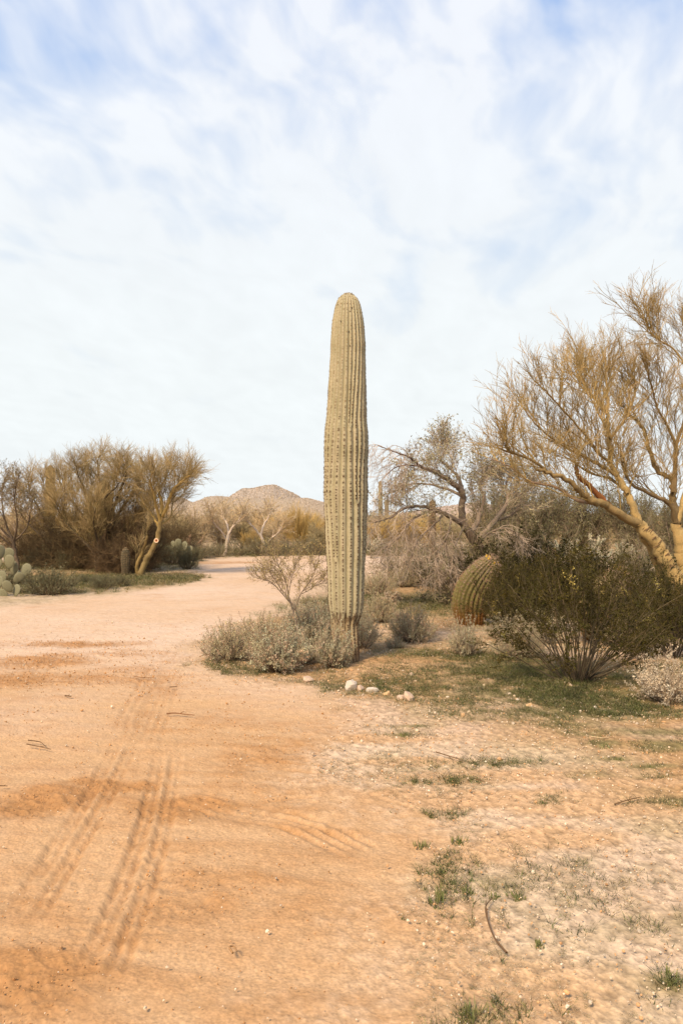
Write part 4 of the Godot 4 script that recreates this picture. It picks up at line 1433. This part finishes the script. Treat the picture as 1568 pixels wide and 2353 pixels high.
	small_saguaro("short young saguaro in the shade at the thicket's foot", 289, 1258, 21.9, 10, Color(0.10, 0.08, 0.045))
	small_saguaro("dark young saguaro left of the thicket's main trunk", 228, 1268, 23.2, 9, Color(0.06, 0.05, 0.035))
	# prickly pears
	var z := func(x: float, yy: float) -> Array: return [x * 0.3267, 960.4 + yy * 0.3267 + 0.0]
	var pads := []
	for q in [[8, 940, 0.1], [42, 962, -0.4], [4, 1003, 0.3], [62, 1012, -0.2], [86, 1052, -0.5], [28, 1112, 0.2], [100, 1106, -0.7], [166, 1068, -0.35], [82, 1172, 0.5], [106, 1206, -0.3], [48, 1246, 0.4], [-30, 1060, 0.2], [-20, 1150, -0.3], [-45, 990, 0.1], [0, 1240, 0.2], [-70, 1120, 0.4]]:
		var w: Array = z.call(q[0], q[1])
		pads.push_back([w[0], w[1], q[2]])
	var w0: Array = z.call(131, 1118)
	pads.push_back([w0[0], w0[1], -0.35, 1.4])
	prickly_pear("prickly pear with large flat grey green pads cut by the photo's left edge", gp(12, 1367), 16.4, pads, 0.245, Color(0.3, 0.31, 0.2))
	pads = []
	for q in [[1215, 890, 0.0], [1240, 880, -0.3], [1200, 920, 0.4], [1262, 915, -0.4], [1150, 905, 0.7], [1330, 920, -0.2], [1300, 900, 0.2], [1235, 945, -0.6], [1180, 950, 0.3], [1345, 955, 0.4], [1300, 960, -0.4]]:
		var w: Array = z.call(q[0], q[1])
		pads.push_back([w[0], w[1], q[2]])
	prickly_pear("clump of prickly pear between shrubs where the track bends left", gp(405, 1289), 29.0, pads, 0.27, Color(0.3, 0.31, 0.2))
	var dead := cholla_meshes(0.6, 1.25, Color(0.36, 0.24, 0.15), Color(0.46, 0.32, 0.21), 13)
	plant(dead, "cholla_cactus", "shrivelled tan cholla standing above the prickly pear clump", "cactus", gp(418, 1287) + Vector3(0.3, 0, -0.8))
	# shrubs along the verge
	var dark := shrub_meshes({"stems": 90, "w": 0.62, "h": 0.5, "r": 0.008, "bark": Color(0.12, 0.085, 0.055), "twig": Color(0.15, 0.115, 0.07), "leaf": Color(0.155, 0.145, 0.085), "sprays": 5, "spray": "sage", "size": 0.17, "foot": 0.35})
	var rows := [[118, 1366, 0.92, 1.05, "dark grey green shrub on the verge right of the prickly pear"], [236, 1354, 0.5, 0.62, "small grey green shrub on the verge below the thicket"], [108, 1303, 1.0, 1.3, "dark shrub with crooked stems behind the verge shrub"], [155, 1309, 0.62, 1.15, "dry upright shrub between the dark shrub and the thicket"], [205, 1342, 0.55, 0.45, "low shrub hugging the grass under the thicket"], [398, 1297, 1.0, 1.4, "grey shrub in front of the prickly pear clump"], [430, 1307, 0.5, 1.1, "small dark shrub nearest the bend of the track"], [440, 1289, 0.7, 1.1, "grey shrub at the very corner of the bend"], [375, 1292, 0.8, 1.2, "grey shrub right of the palo verde with the sawn branch"], [22, 1345, 0.9, 0.7, "low shrub behind the prickly pear at the left edge"], [275, 1348, 0.4, 0.5, "tiny dry shrub on the verge below the young saguaro"]]
	for q in rows:
		plant(dark, "verge_shrub", q[4], "shrub", gp(q[0], q[1]), Vector3(q[2], q[3], q[2]), rng.randf() * TAU)

func right_group() -> void:
	var gold := {"slim": 0.82, "bark": Color(0.38, 0.255, 0.095), "twig": Color(0.29, 0.21, 0.09), "tip": Color(0.47, 0.325, 0.155), "len": 0.95, "r": 0.009, "sprays": 3, "sub": 4, "sub_sprays": 2, "spray": "fine_broom", "size": 0.33, "from": 0.12, "lift": 0.5, "spray_up": 0.3, "spread": 0.7, "a1": 0.85, "wig": 0.2}
	var y := Color(0.47, 0.325, 0.14)
	var yd := Color(0.33, 0.225, 0.10)
	var rust := Color(0.36, 0.14, 0.05)
	var base := gp(1640, 1440)
	var d := -base.z
	var t := thing("palo_verde_tree", "large palo verde with thick yellow knotted trunk leaning in at the right edge", "tree", base)
	woody(t, [
		[P([[1640, 1442], [1600, 1390], [1566, 1345], [1530, 1291], [1503, 1246], [1466, 1203]], base, d, d), 0.155, 0.08, 0, y],
		[P([[1610, 1425], [1569, 1385], [1540, 1363], [1525, 1325], [1503, 1272], [1477, 1229], [1460, 1200.5]], base, d + 0.5, d + 0.2), 0.125, 0.065, 0, y],
		[P([[1466, 1204], [1426, 1181.4], [1383, 1157.3], [1356, 1147.4], [1327, 1124.2], [1300, 1100.9], [1262, 1087.6], [1229, 1077.7]], base, d, d - 0.9), 0.085, 0.02, 13, yd],
		[P([[1400, 1167.3], [1366, 1129.1], [1343, 1107.5], [1325, 1086.0], [1322, 1067.7]], base, d, d - 0.4), 0.06, 0.022, 4, rust],
		[P([[1468, 1206], [1449, 1156.5], [1438, 1130.0], [1424, 1105.9], [1402, 1062.7], [1399, 1008.0], [1393, 954.0], [1396, 910.0], [1391, 860.2], [1389, 814.6]], base, d, d + 0.3), 0.075, 0.008, 22, y],
		[P([[1402, 1062.7], [1375, 1042.8], [1345, 1001.3], [1305, 955.7], [1275, 922.5], [1250, 893.4]], base, d, d - 0.8), 0.032, 0.007, 16, yd],
		[P([[1416, 1092.6], [1370, 1063.6], [1320, 1038.7], [1268, 1008.0], [1228, 972.3], [1205, 943.2]], base, d, d - 0.2), 0.035, 0.007, 17, yd],
		[P([[1262, 1087.6], [1225, 1059.4], [1190, 1044.5], [1168, 1037.8], [1145, 1030.4]], base, d - 0.6, d - 1.0), 0.03, 0.006, 12, yd],
		[P([[1383, 1157.3], [1330, 1150.7], [1270, 1117.5], [1215, 1105.1], [1170, 1071.9], [1120, 1051.1]], base, d, d + 0.8), 0.04, 0.006, 12, Color(0.30, 0.20, 0.13)],
		[P([[1399, 1008.0], [1430, 968.1], [1448, 934.9], [1458, 901.7], [1457, 868.5]], base, d + 0.1, d + 0.8), 0.03, 0.006, 15, yd],
		[P([[1394, 951.5], [1364, 914.2], [1342, 881.0], [1330, 851.9]], base, d + 0.1, d + 1.0), 0.026, 0.006, 14, yd],
		[P([[1399, 1001.3], [1375, 951.5], [1352, 910.0], [1316, 868.5]], base, d, d + 0.5), 0.026, 0.006, 14, yd],
		[P([[1440, 1134.1], [1400, 1100.9], [1350, 1084.3], [1300, 1051.1], [1265, 1034.5]], base, d, d + 1.2), 0.03, 0.006, 14, yd],
	], gold)
	# dark knots on the yellow bark
	var kb := Buf.new()
	for k in 10:
		var a := TAU * k / 10
		var a2 := TAU * (k + 1) / 10
		kb.tri(Vector3(cos(a), 0, sin(a) * 0.55), Vector3(0, 0.25, 0), Vector3(cos(a2), 0, sin(a2) * 0.55), Vector3(cos(a), 2, sin(a)).normalized(), Color(0.20, 0.125, 0.065))
	var km := kb.mesh()
	for q in [[0, 0.16, 0.185, 0.02], [1, 0.12, 0.15, 0.0]]:
		var lim: MeshInstance3D = t.get_child(q[0])
		var path: PackedVector3Array = smooth(P([[1640, 1442], [1600, 1390], [1566, 1345], [1530, 1291], [1503, 1246], [1466, 1203]], base, d, d), 5) if q[0] == 0 else smooth(P([[1610, 1425], [1569, 1385], [1540, 1363], [1525, 1325], [1503, 1272], [1477, 1229], [1460, 1200]], base, d + 0.5, d + 0.2), 5)
		for k in 46:
			var f := rng.randf_range(0.25, 0.97)
			var e := on(path, f)
			var r := lerpf(0.155 if q[0] == 0 else 0.125, 0.08 if q[0] == 0 else 0.065, f)
			var dir := Vector3(rng.randf_range(-0.9, 0.9), rng.randf_range(-0.3, 0.6), 1)
			dir = (dir - e[1] * dir.dot(e[1])).normalized()
			var o := part("bark_knot", km, M.bark, lim)
			var sz := 0.010 + 0.024 * pow(rng.randf(), 1.6)
			var tang: Vector3 = e[1].cross(dir)
			o.transform = Transform3D(Basis(tang * sz * rng.randf_range(1.0, 2.4), dir * sz, e[1] * sz * rng.randf_range(0.4, 0.9)), e[0] + dir * (r * 1.0 + 0.006))
	base = gp(1590, 1425)
	d = -base.z
	t = thing("palo_verde_tree", "second palo verde with upright yellow trunk rising at the right edge", "tree", base)
	woody(t, [
		[P([[1590, 1428], [1578, 1340], [1567, 1290], [1559, 1252], [1552, 1203]], base, d, d), 0.12, 0.085, 0, y],
		[P([[1552, 1205], [1547, 1165.6], [1544, 1130.8], [1540, 1100.3], [1508, 1078.6], [1484, 1013.3], [1468, 969.8], [1436, 943.7], [1420, 913.3]], base, d, d + 0.4), 0.075, 0.012, 16, Color(0.24, 0.165, 0.08)],
		[P([[1553, 1206], [1539, 1160.4], [1507, 1140.4], [1458, 1117.7], [1430, 1078.6], [1425, 1043.8]], base, d, d - 0.5), 0.055, 0.010, 13, Color(0.22, 0.15, 0.075)],
		[P([[1545, 1130.8], [1548, 1078.6], [1552, 1026.4], [1570, 965.5], [1575, 904.6]], base, d, d + 0.2), 0.055, 0.010, 15, Color(0.26, 0.17, 0.08)],
		[P([[1552, 1026.4], [1530, 974.2], [1508, 935.0], [1497, 891.5], [1487, 856.7]], base, d, d - 0.5), 0.03, 0.006, 14, yd],
		[P([[1604, 975], [1600, 930], [1582, 852.4], [1545, 801.9], [1518, 784.5], [1500, 772.4], [1488, 761.9]], base, d + 0.2, d), 0.03, 0.006, 15, y],
		[P([[1518, 784.5], [1500, 761.0], [1492, 741.0]], base, d, d), 0.012, 0.004, 6, y],
		[P([[1604, 975], [1602, 900], [1590, 817.6], [1580, 782.8], [1572, 756.7]], base, d + 0.2, d), 0.03, 0.006, 13, y],
		[P([[1552, 1203], [1568, 1150], [1590, 1080], [1603, 1010], [1604, 965]], base, d, d + 0.2), 0.06, 0.034, 0, y],
	], gold)
	# grey bare tree with hanging twigs
	base = gp(1122, 1384)
	d = -base.z
	t = thing("ironwood_tree", "grey half bare tree with drooping twigs reaching left towards the tall saguaro", "tree", base)
	var g := Color(0.27, 0.205, 0.155)
	var gd := Color(0.12, 0.085, 0.06)
	var iw := {"bark": Color(0.38, 0.28, 0.205), "twig": Color(0.38, 0.29, 0.215), "leaf": Color(0.30, 0.27, 0.17), "len": 0.7, "r": 0.0075, "sprays": 4, "sub": 3, "sub_sprays": 3, "spray": "ironwood", "size": 0.36, "from": 0.2, "spread": 0.85, "wig": 0.25, "lift": 0.15, "bark_mat": "bark"}
	woody(t, [
		[P([[1122, 1386], [1110, 1310], [1096, 1252], [1066, 1206]], base, d, d), 0.12, 0.08, 0, gd],
		[P([[1066, 1208], [1060, 1170.6], [1062, 1135.6], [1045, 1113.6], [1020, 1096.1], [996, 1081.6], [966, 1071.8]], base, d, d - 0.6), 0.075, 0.03, 9, g],
		[P([[1062, 1135.6], [1055, 1102.2], [1030, 1071.8], [1012, 1056.6], [1020, 1037.6], [1026, 1024.6]], base, d, d + 0.6), 0.04, 0.006, 13, g],
		[P([[1066, 1206], [1035, 1187.3], [1002, 1172.8], [964, 1163.0], [928, 1167.5], [893, 1189.6]], base, d, d - 0.9), 0.055, 0.012, 8, g],
		[P([[1080, 1230], [1100, 1185.8], [1110, 1140.2], [1100, 1113.6], [1112, 1087.0]], base, d, d + 0.5), 0.06, 0.008, 15, g],
		[P([[1090, 1245], [1140, 1193.4], [1165, 1147.8], [1160, 1117.4], [1172, 1094.6]], base, d, d + 0.9), 0.06, 0.008, 15, g],
		[P([[1140, 1193.4], [1180, 1178.2], [1200, 1140.2], [1225, 1113.6]], base, d + 0.6, d + 1.2), 0.04, 0.007, 13, g],
		[P([[1062, 1140.2], [1030, 1125.0], [990, 1113.6], [950, 1109.8], [920, 1125.0]], base, d, d + 0.8), 0.035, 0.006, 12, g],
	], iw)
	var bare := iw.duplicate()
	bare.merge({"spray": "bare", "sprays": 2, "sub": 2, "sub_sprays": 1, "len": 0.6, "up": -0.16, "lift": -0.1, "spray_up": -0.5, "size": 0.4, "from": 0.15, "bark": Color(0.33, 0.25, 0.19), "twig": Color(0.43, 0.335, 0.26)}, true)
	var t2 := Node3D.new()
	woody(t2, [
		[P([[966, 1071.8], [948, 1056.6], [937, 1049.0], [896, 1034.5], [868, 1023.1]], base, d - 0.6, d - 1.0), 0.026, 0.006, 9, Color(0.22, 0.15, 0.12)],
		[P([[966, 1071.8], [930, 1068.0], [905, 1075.6], [882, 1096.1]], base, d - 0.6, d - 1.1), 0.02, 0.005, 8, Color(0.22, 0.15, 0.12)],
		[P([[964, 1163.0], [930, 1166.8], [895, 1190.3], [850, 1201.0]], base, d - 0.6, d - 1.2), 0.028, 0.006, 12, g],
		[P([[1002, 1172.8], [965, 1182.0], [940, 1201.0], [910, 1240], [880, 1260]], base, d - 0.5, d - 1.0), 0.028, 0.006, 14, g],
		[P([[1020, 1179.7], [1000, 1201.0], [960, 1240], [945, 1280]], base, d - 0.3, d - 0.8), 0.026, 0.006, 15, g],
		[P([[1035, 1187.3], [1030, 1220], [1010, 1260], [1000, 1300]], base, d - 0.2, d - 0.9), 0.024, 0.006, 15, g],
		[P([[1066, 1206], [1050, 1240], [1040, 1270], [1038, 1300]], base, d, d - 0.8), 0.024, 0.006, 13, g],
		[P([[1096, 1250], [1130, 1220], [1170, 1215], [1200, 1240]], base, d, d - 0.8), 0.024, 0.006, 12, g],
	], bare)
	for ch in t2.get_children():
		var mi: MeshInstance3D = part("limb" if String(ch.name).begins_with("trunk") or String(ch.name).begins_with("limb") else "hanging_twigs", ch.mesh, ch.material_override, t, ch.get_meta("kind", ""))
	t2.free()
	# grey mesquites in the middle distance
	var mq := iw.duplicate()
	mq.merge({"twig": Color(0.21, 0.16, 0.11), "leaf": Color(0.165, 0.15, 0.08), "len": 0.9, "sub": 3, "sub_sprays": 3, "sprays": 5, "size": 0.48, "r": 0.011}, true)
	var mm := woody_meshes(fan(8, 1.6, 2.2, 0.055, 10, 0.15), mq)
	for q in [[1235, 1085, 85, 21, "grey leafy mesquite behind the dark dense shrub"], [1340, 1095, 80, 23, "grey leafy mesquite behind the silvery cholla"], [1455, 1110, 75, 22, "grey leafy mesquite behind the leaning yellow trunk"], [1555, 1130, 70, 20, "grey leafy mesquite between the two yellow trunks and the right edge"], [1150, 1095, 70, 24, "grey leafy mesquite right behind the half bare tree"]]:
		var foot := at(q[0], HZ, q[3])
		foot.y = 0
		plant_fit(mm, "mesquite_tree", q[4], "tree", foot, q[2] / F * q[3], EYE - (q[1] - HZ) / F * q[3], rng.randf() * TAU)
	# bare tangled scrub under and beside the grey tree
	var tg := shrub_meshes({"stems": 70, "w": 1.1, "h": 1.6, "r": 0.010, "bark": Color(0.20, 0.155, 0.11), "twig": Color(0.27, 0.205, 0.14), "leaf": Color(0.18, 0.16, 0.085), "sprays": 6, "spray": "ironwood", "size": 0.42, "spread": 1.2, "spray_up": -0.05, "from": 0.15, "wig": 0.35, "foot": 0.35})
	for q in [[1000, 1350, 0.75, 0.95, "tangled grey scrub under the grey tree, right of the white spined cholla"], [915, 1332, 0.7, 0.8, "tangled grey scrub right of the saguaro beyond the near shrubs"], [1082, 1388, 0.75, 1.18, "tangled grey scrub hiding the foot of the grey tree"], [1240, 1352, 0.9, 1.2, "tangled grey scrub left of the silvery cholla"], [1430, 1358, 0.9, 1.15, "tangled grey scrub right of the silvery cholla"], [1130, 1335, 0.9, 1.3, "tangled grey scrub behind the grey tree's trunk"]]:
		plant(tg, "tangled_shrub", q[4], "shrub", gp(q[0], q[1]), Vector3(q[2], q[3], q[2]), rng.randf() * TAU)
	# dense dark bushes
	var dk := shrub_meshes({"stems": 115, "w": 0.95, "h": 1.55, "r": 0.011, "bark": Color(0.06, 0.045, 0.03), "twig": Color(0.045, 0.038, 0.02), "leaf": Color(0.038, 0.036, 0.014), "sprays": 11, "spray": "creosote", "size": 0.26, "from": 0.2, "foot": 0.3})
	plant(dk, "dense_bush", "dense dark green bush behind the barrel cactus", "bush", gp(1188, 1392), Vector3(0.98, 1.02, 0.98))
	plant(dk, "dense_bush", "low dark green bush under the drooping grey twigs", "bush", gp(1005, 1345), Vector3(0.75, 0.42, 0.75), 1.0)
	plant(dk, "dense_bush", "dark green bush at the right edge behind the creosote", "bush", gp(1540, 1462), Vector3(0.65, 0.72, 0.65), 2.0)
	plant(dk, "dense_bush", "dark green bush behind the creosote below the leaning trunk", "bush", gp(1300, 1388), Vector3(0.95, 0.85, 0.95), 3.0)
	# chollas
	var ch := cholla_meshes(0.75, 1.35, Color(0.30, 0.28, 0.19), Color(0.62, 0.54, 0.42), 22)
	for q in [[1330, 1362, 1.1, "silvery branching cholla above the creosote"], [1405, 1350, 0.95, "pale cholla below the leaning yellow trunk"], [992, 1338, 0.72, "white spined cholla behind the drooping bare twigs"], [1475, 1352, 0.85, "pale cholla half hidden behind the yellow trunk"], [852, 1283, 0.9, "small pale cholla at the track's far edge right of the tall saguaro"]]:
		plant(ch, "cholla_cactus", q[3], "cactus", gp(q[0], q[1]), Vector3.ONE * q[2], rng.randf() * TAU)
	var cd := cholla_meshes(0.42, 0.30, Color(0.36, 0.24, 0.15), Color(0.60, 0.48, 0.35), 20)
	plant(cd, "cholla_cactus", "low fallen pale cholla lying behind the grey shrub right of the saguaro", "cactus", gp(898, 1392), Vector3(1.1, 1, 0.9))
	# barrel cacti
	barrel("fat barrel cactus leaning right with a crown of orange fruit", gp(1083, 1436), 0.97, 1.0, 0.25)
	barrel("barrel cactus with orange fruit half hidden inside the creosote", at(1376, 1190 + EYE * F / 10.4, 10.4), 0.90, 1.0, 0.1)

func foreground_shrubs() -> void:
	var sage := {"stems": 120, "w": 0.34, "h": 0.62, "r": 0.0042, "bark": Color(0.115, 0.078, 0.05), "twig": Color(0.32, 0.24, 0.165), "leaf": Color(0.42, 0.395, 0.265), "dry": Color(0.47, 0.34, 0.24), "dry_share": 0.3, "sprays": 7, "spray": "sage", "size": 0.105, "from": 0.3, "open": 1.15, "foot": 0.2, "up": 0.06}
	var a := shrub_meshes(sage)
	sage.merge({"w": 0.42, "h": 0.48, "stems": 110, "open": 1.4, "leaf": Color(0.39, 0.34, 0.21)}, true)
	var b := shrub_meshes(sage)
	sage.merge({"w": 0.30, "h": 0.52, "stems": 70, "leaf": Color(0.36, 0.32, 0.21), "twig": Color(0.31, 0.23, 0.16), "sprays": 6, "dry_share": 0.15, "open": 1.2}, true)
	var c := shrub_meshes(sage)
	for q in [
		[a, 640, 1547, 1.0, 1.02, "largest grey green sage shrub, nearest the track left of the saguaro"],
		[b, 528, 1520, 0.82, 0.98, "olive sage shrub at the track's edge, leftmost of the clump beside the saguaro"],
		[b, 605, 1498, 0.85, 1.0, "sage shrub between the leftmost and the largest of the saguaro's clump"],
		[a, 700, 1482, 1.0, 1.0, "grey sage shrub directly left of the saguaro, behind the sapling's stem"],
		[a, 742, 1470, 0.75, 1.05, "blue grey sage shrub touching the saguaro's left side"],
		[a, 762, 1536, 0.62, 0.92, "thin sage shrub standing in front of the saguaro's foot"],
		[c, 690, 1525, 0.8, 0.9, "small sage shrub right of the largest one in the clump"],
		[c, 828, 1492, 0.85, 1.05, "dark grey sage shrub behind the right side of the saguaro's foot"],
		[c, 800, 1470, 1.0, 1.1, "grey sage shrub hidden behind the saguaro's foot"],
		[b, 870, 1432, 0.72, 1.02, "grey shrub right of the saguaro in front of the fallen cholla"],
		[b, 868, 1368, 0.95, 1.1, "grey shrub right of the saguaro at the near edge of the far track"],
		[b, 946, 1476, 0.80, 1.02, "rounded grey shrub on open ground between saguaro and barrel cactus"],
		[c, 906, 1490, 0.42, 0.32, "tiny dry shrub left of the rounded grey shrub"],
		[c, 1070, 1510, 0.72, 0.98, "upright grey shrub in front of the barrel cactus"],
		[b, 925, 1350, 0.9, 0.9, "grey shrub under the left end of the drooping twigs"],
		[b, 1195, 1512, 0.8, 0.8, "pale dry shrub at the left foot of the creosote"],
		[c, 1240, 1475, 1.1, 0.9, "grey dry shrub behind the creosote's left stems"],
		[c, 1160, 1470, 1.0, 0.7, "low dry shrub right of the upright grey shrub"],
		[b, 1420, 1480, 1.0, 0.9, "grey dry shrub seen through the creosote's right side"],
	]:
		plant(q[0], "sage_shrub", q[5], "shrub", gp(q[1], q[2]), Vector3(q[3], q[4], q[3]), rng.randf() * TAU)
	sage.merge({"w": 0.27, "h": 0.47, "stems": 75, "leaf": Color(0.52, 0.43, 0.32), "twig": Color(0.40, 0.29, 0.20), "dry_share": 0.0}, true)
	plant(shrub_meshes(sage), "sage_shrub", "silvery white sage shrub on orange soil at the right edge", "shrub", gp(1535, 1618))
	# creosotes
	var cr := {"stems": 66, "w": 1.0, "h": 1.45, "r": 0.0085, "bark": Color(0.085, 0.065, 0.045), "twig": Color(0.11, 0.085, 0.05), "leaf": Color(0.056, 0.047, 0.014), "sprays": 9, "spray": "creosote", "size": 0.20, "from": 0.5, "dry": Color(0.30, 0.235, 0.07), "dry_share": 0.03, "open": 1.12, "foot": 0.13, "wig": 0.22, "spread": 0.95, "rise": 0.05}
	var big := shrub_meshes(cr)
	plant(big, "creosote_bush", "large open creosote bush with dark green leaves in front on the right", "bush", gp(1325, 1566))
	plant(big, "creosote_bush", "dark creosote bush standing at the right edge behind the silvery shrub", "bush", gp(1545, 1512), Vector3(0.62, 0.78, 0.62), 2.2)
	plant(big, "creosote_bush", "creosote bush around the hidden barrel cactus", "bush", gp(1400, 1478), Vector3(0.7, 0.86, 0.7), 4.1)
	plant(big, "creosote_bush", "creosote bush between the barrel cactus and the large creosote", "bush", gp(1212, 1452), Vector3(0.72, 0.83, 0.72), 5.2)
	plant(big, "creosote_bush", "creosote bush veiling the right half of the fat barrel cactus", "bush", gp(1168, 1456), Vector3(0.48, 0.74, 0.48), 0.7)
	# sapling
	var base := gp(690, 1500)
	var d := -base.z
	var t := thing("mesquite_sapling", "thin young mesquite sapling with sparse leaves rising from the sage left of the saguaro", "tree", base)
	var sg := Color(0.30, 0.23, 0.17)
	var o := {"bark": sg, "twig": Color(0.25, 0.18, 0.12), "leaf": Color(0.33, 0.26, 0.115), "len": 0.28, "r": 0.0036, "sprays": 7, "spray": "ironwood", "size": 0.16, "from": 0.12, "spread": 0.8, "wig": 0.2}
	woody(t, [
		[P([[690, 1502], [684, 1450], [672, 1400], [662, 1370]], base, d, d), 0.013, 0.011, 0],
		[P([[662, 1370], [656, 1335], [640, 1300], [632, 1272]], base, d, d + 0.1), 0.010, 0.003, 10],
		[P([[666, 1384], [645, 1360], [620, 1335], [592, 1328]], base, d, d - 0.15), 0.008, 0.0025, 10],
		[P([[674, 1405], [690, 1365], [712, 1335], [728, 1300], [732, 1282]], base, d, d - 0.1), 0.009, 0.003, 11],
		[P([[662, 1370], [668, 1335], [676, 1305], [684, 1280]], base, d, d + 0.2), 0.007, 0.0025, 8],
		[P([[664, 1378], [640, 1345], [618, 1310], [612, 1290]], base, d, d + 0.2), 0.007, 0.0025, 8],
		[P([[690, 1365], [715, 1352], [740, 1330]], base, d - 0.05, d - 0.2), 0.006, 0.0025, 6],
	], o)

func rocks() -> void:
	var white := Color(0.58, 0.49, 0.40)
	var pink := Color(0.60, 0.43, 0.31)
	var tan := Color(0.58, 0.38, 0.20)
	var k := 0
	for q in [
		[806, 1577, 27, 24, white, "largest pale stone of the row in front of the saguaro"],
		[826, 1582, 20, 14, pink, "pale stone leaning on the right side of the largest one"],
		[853, 1586, 21, 15, white, "rounded pale stone third in the row in front of the saguaro"],
		[889, 1594, 15, 12, tan, "small orange tan stone between the rounded stone and the stone pair"],
		[918, 1603, 18, 13, pink, "flat pale stone on the left of the pair at the row's right end"],
		[937, 1602, 21, 23, pink, "upright pinkish stone on the right of the pair at the row's right end"],
		[708, 1562, 24, 16, pink, "pale stone lying apart at the foot of the sage clump"],
		[1215, 1621, 17, 9, tan, "flat tan stone in the grass below the creosote"],
		[1190, 1608, 11, 7, white, "small pale stone above the flat tan stone"],
		[1272, 1606, 13, 6, white, "small white stone in the grass right of the flat tan stone"],
		[945, 1551, 15, 9, pink, "pinkish stone on the gravel between saguaro and grass"],
		[985, 1546, 8, 6, white, "tiny white stone right of the pinkish one on the gravel"],
		[884, 1552, 10, 5, white, "tiny white stone behind the row of stones"],
		[1030, 1563, 9, 6, white, "tiny white stone at the grass edge near the upright shrub"],
		[900, 1463, 11, 8, pink, "grey pink stone beside the tiny dry shrub"],
		[1084, 1566, 8, 6, tan, "tiny orange stone at the left end of the green grass"],
		[915, 1622, 7, 5, white, "tiny pale stone just below the stone pair"],
		[912, 1573, 9, 5, white, "tiny pale stone behind the stone pair"],
		[1072, 1560, 9, 7, white, "small pale stone on bare soil below the upright shrub"],
	]:
		k += 1
		var p := gp(q[0], q[1] + q[3] * 0.42)
		var s := -p.z / F
		var o := lone("stone", boulder(100 + k, 1.0, 0.35, 9), M.stone, q[5], "stone", p + Vector3(0, q[3] * s * 0.34, 0), rng.randf() * TAU)
		o.scale = Vector3(q[2] * s * 0.76, q[3] * s * 0.76, q[2] * s * 0.6)
		var mesh: ArrayMesh = o.mesh
		var a := mesh.surface_get_arrays(0)
		var cc := PackedColorArray()
		cc.resize(a[0].size())
		cc.fill(q[4])
		a[Mesh.ARRAY_COLOR] = cc
		var am := ArrayMesh.new()
		am.add_surface_from_arrays(Mesh.PRIMITIVE_TRIANGLES, a)
		o.mesh = am
	var br := Color(0.13, 0.075, 0.04)
	stick("curved dark stick lying on the gravel at lower right", [[1163, 2203], [1135, 2170], [1118, 2125], [1115, 2100], [1130, 2075]], 0.0042, br)
	stick("thin brown stick on the sand left of the sage clump", [[383, 1646], [402, 1645], [425, 1648], [447, 1651]], 0.006, Color(0.20, 0.10, 0.05))
	stick("thin straight twig on the sand near the wheel tracks", [[308, 1560], [330, 1562], [352, 1562]], 0.004, Color(0.22, 0.11, 0.05))
	stick("short twig on the sand below the leftmost sage shrub", [[390, 1584], [408, 1583]], 0.005, br)
	stick("forked dry twig on the sand at the left, arching upper twig", [[65, 1711], [80, 1710], [94, 1712], [104, 1721]], 0.004, br)
	stick("straight dry twig on the sand at the left, under the arching one", [[62, 1720], [90, 1724], [118, 1729]], 0.004, br)
	stick("short thick twig beside a dark hollow on the sand", [[150, 1604], [164, 1607]], 0.007, br)
	stick("brown twig on pale gravel in the middle right", [[1000, 1738], [1030, 1747], [1060, 1755]], 0.004, br)
	stick("pale straight stick on the gravel at the right", [[1355, 1702], [1385, 1704], [1402, 1701]], 0.004, Color(0.45, 0.33, 0.2))
	stick("dark twig near the right edge in the lower gravel", [[1410, 1857], [1440, 1851], [1470, 1843]], 0.004, br)
	stick("tiny twig pressed in the sand at the left edge", [[0, 1815], [18, 1816]], 0.004, br)
	stick("short dark twig among the sparse grass tufts", [[1092, 1800], [1112, 1806]], 0.004, br)
	stick("weathered curved stick on the sand at the bottom left", [[535, 2205], [527, 2195], [538, 2190], [545, 2203]], 0.004, Color(0.30, 0.17, 0.08))
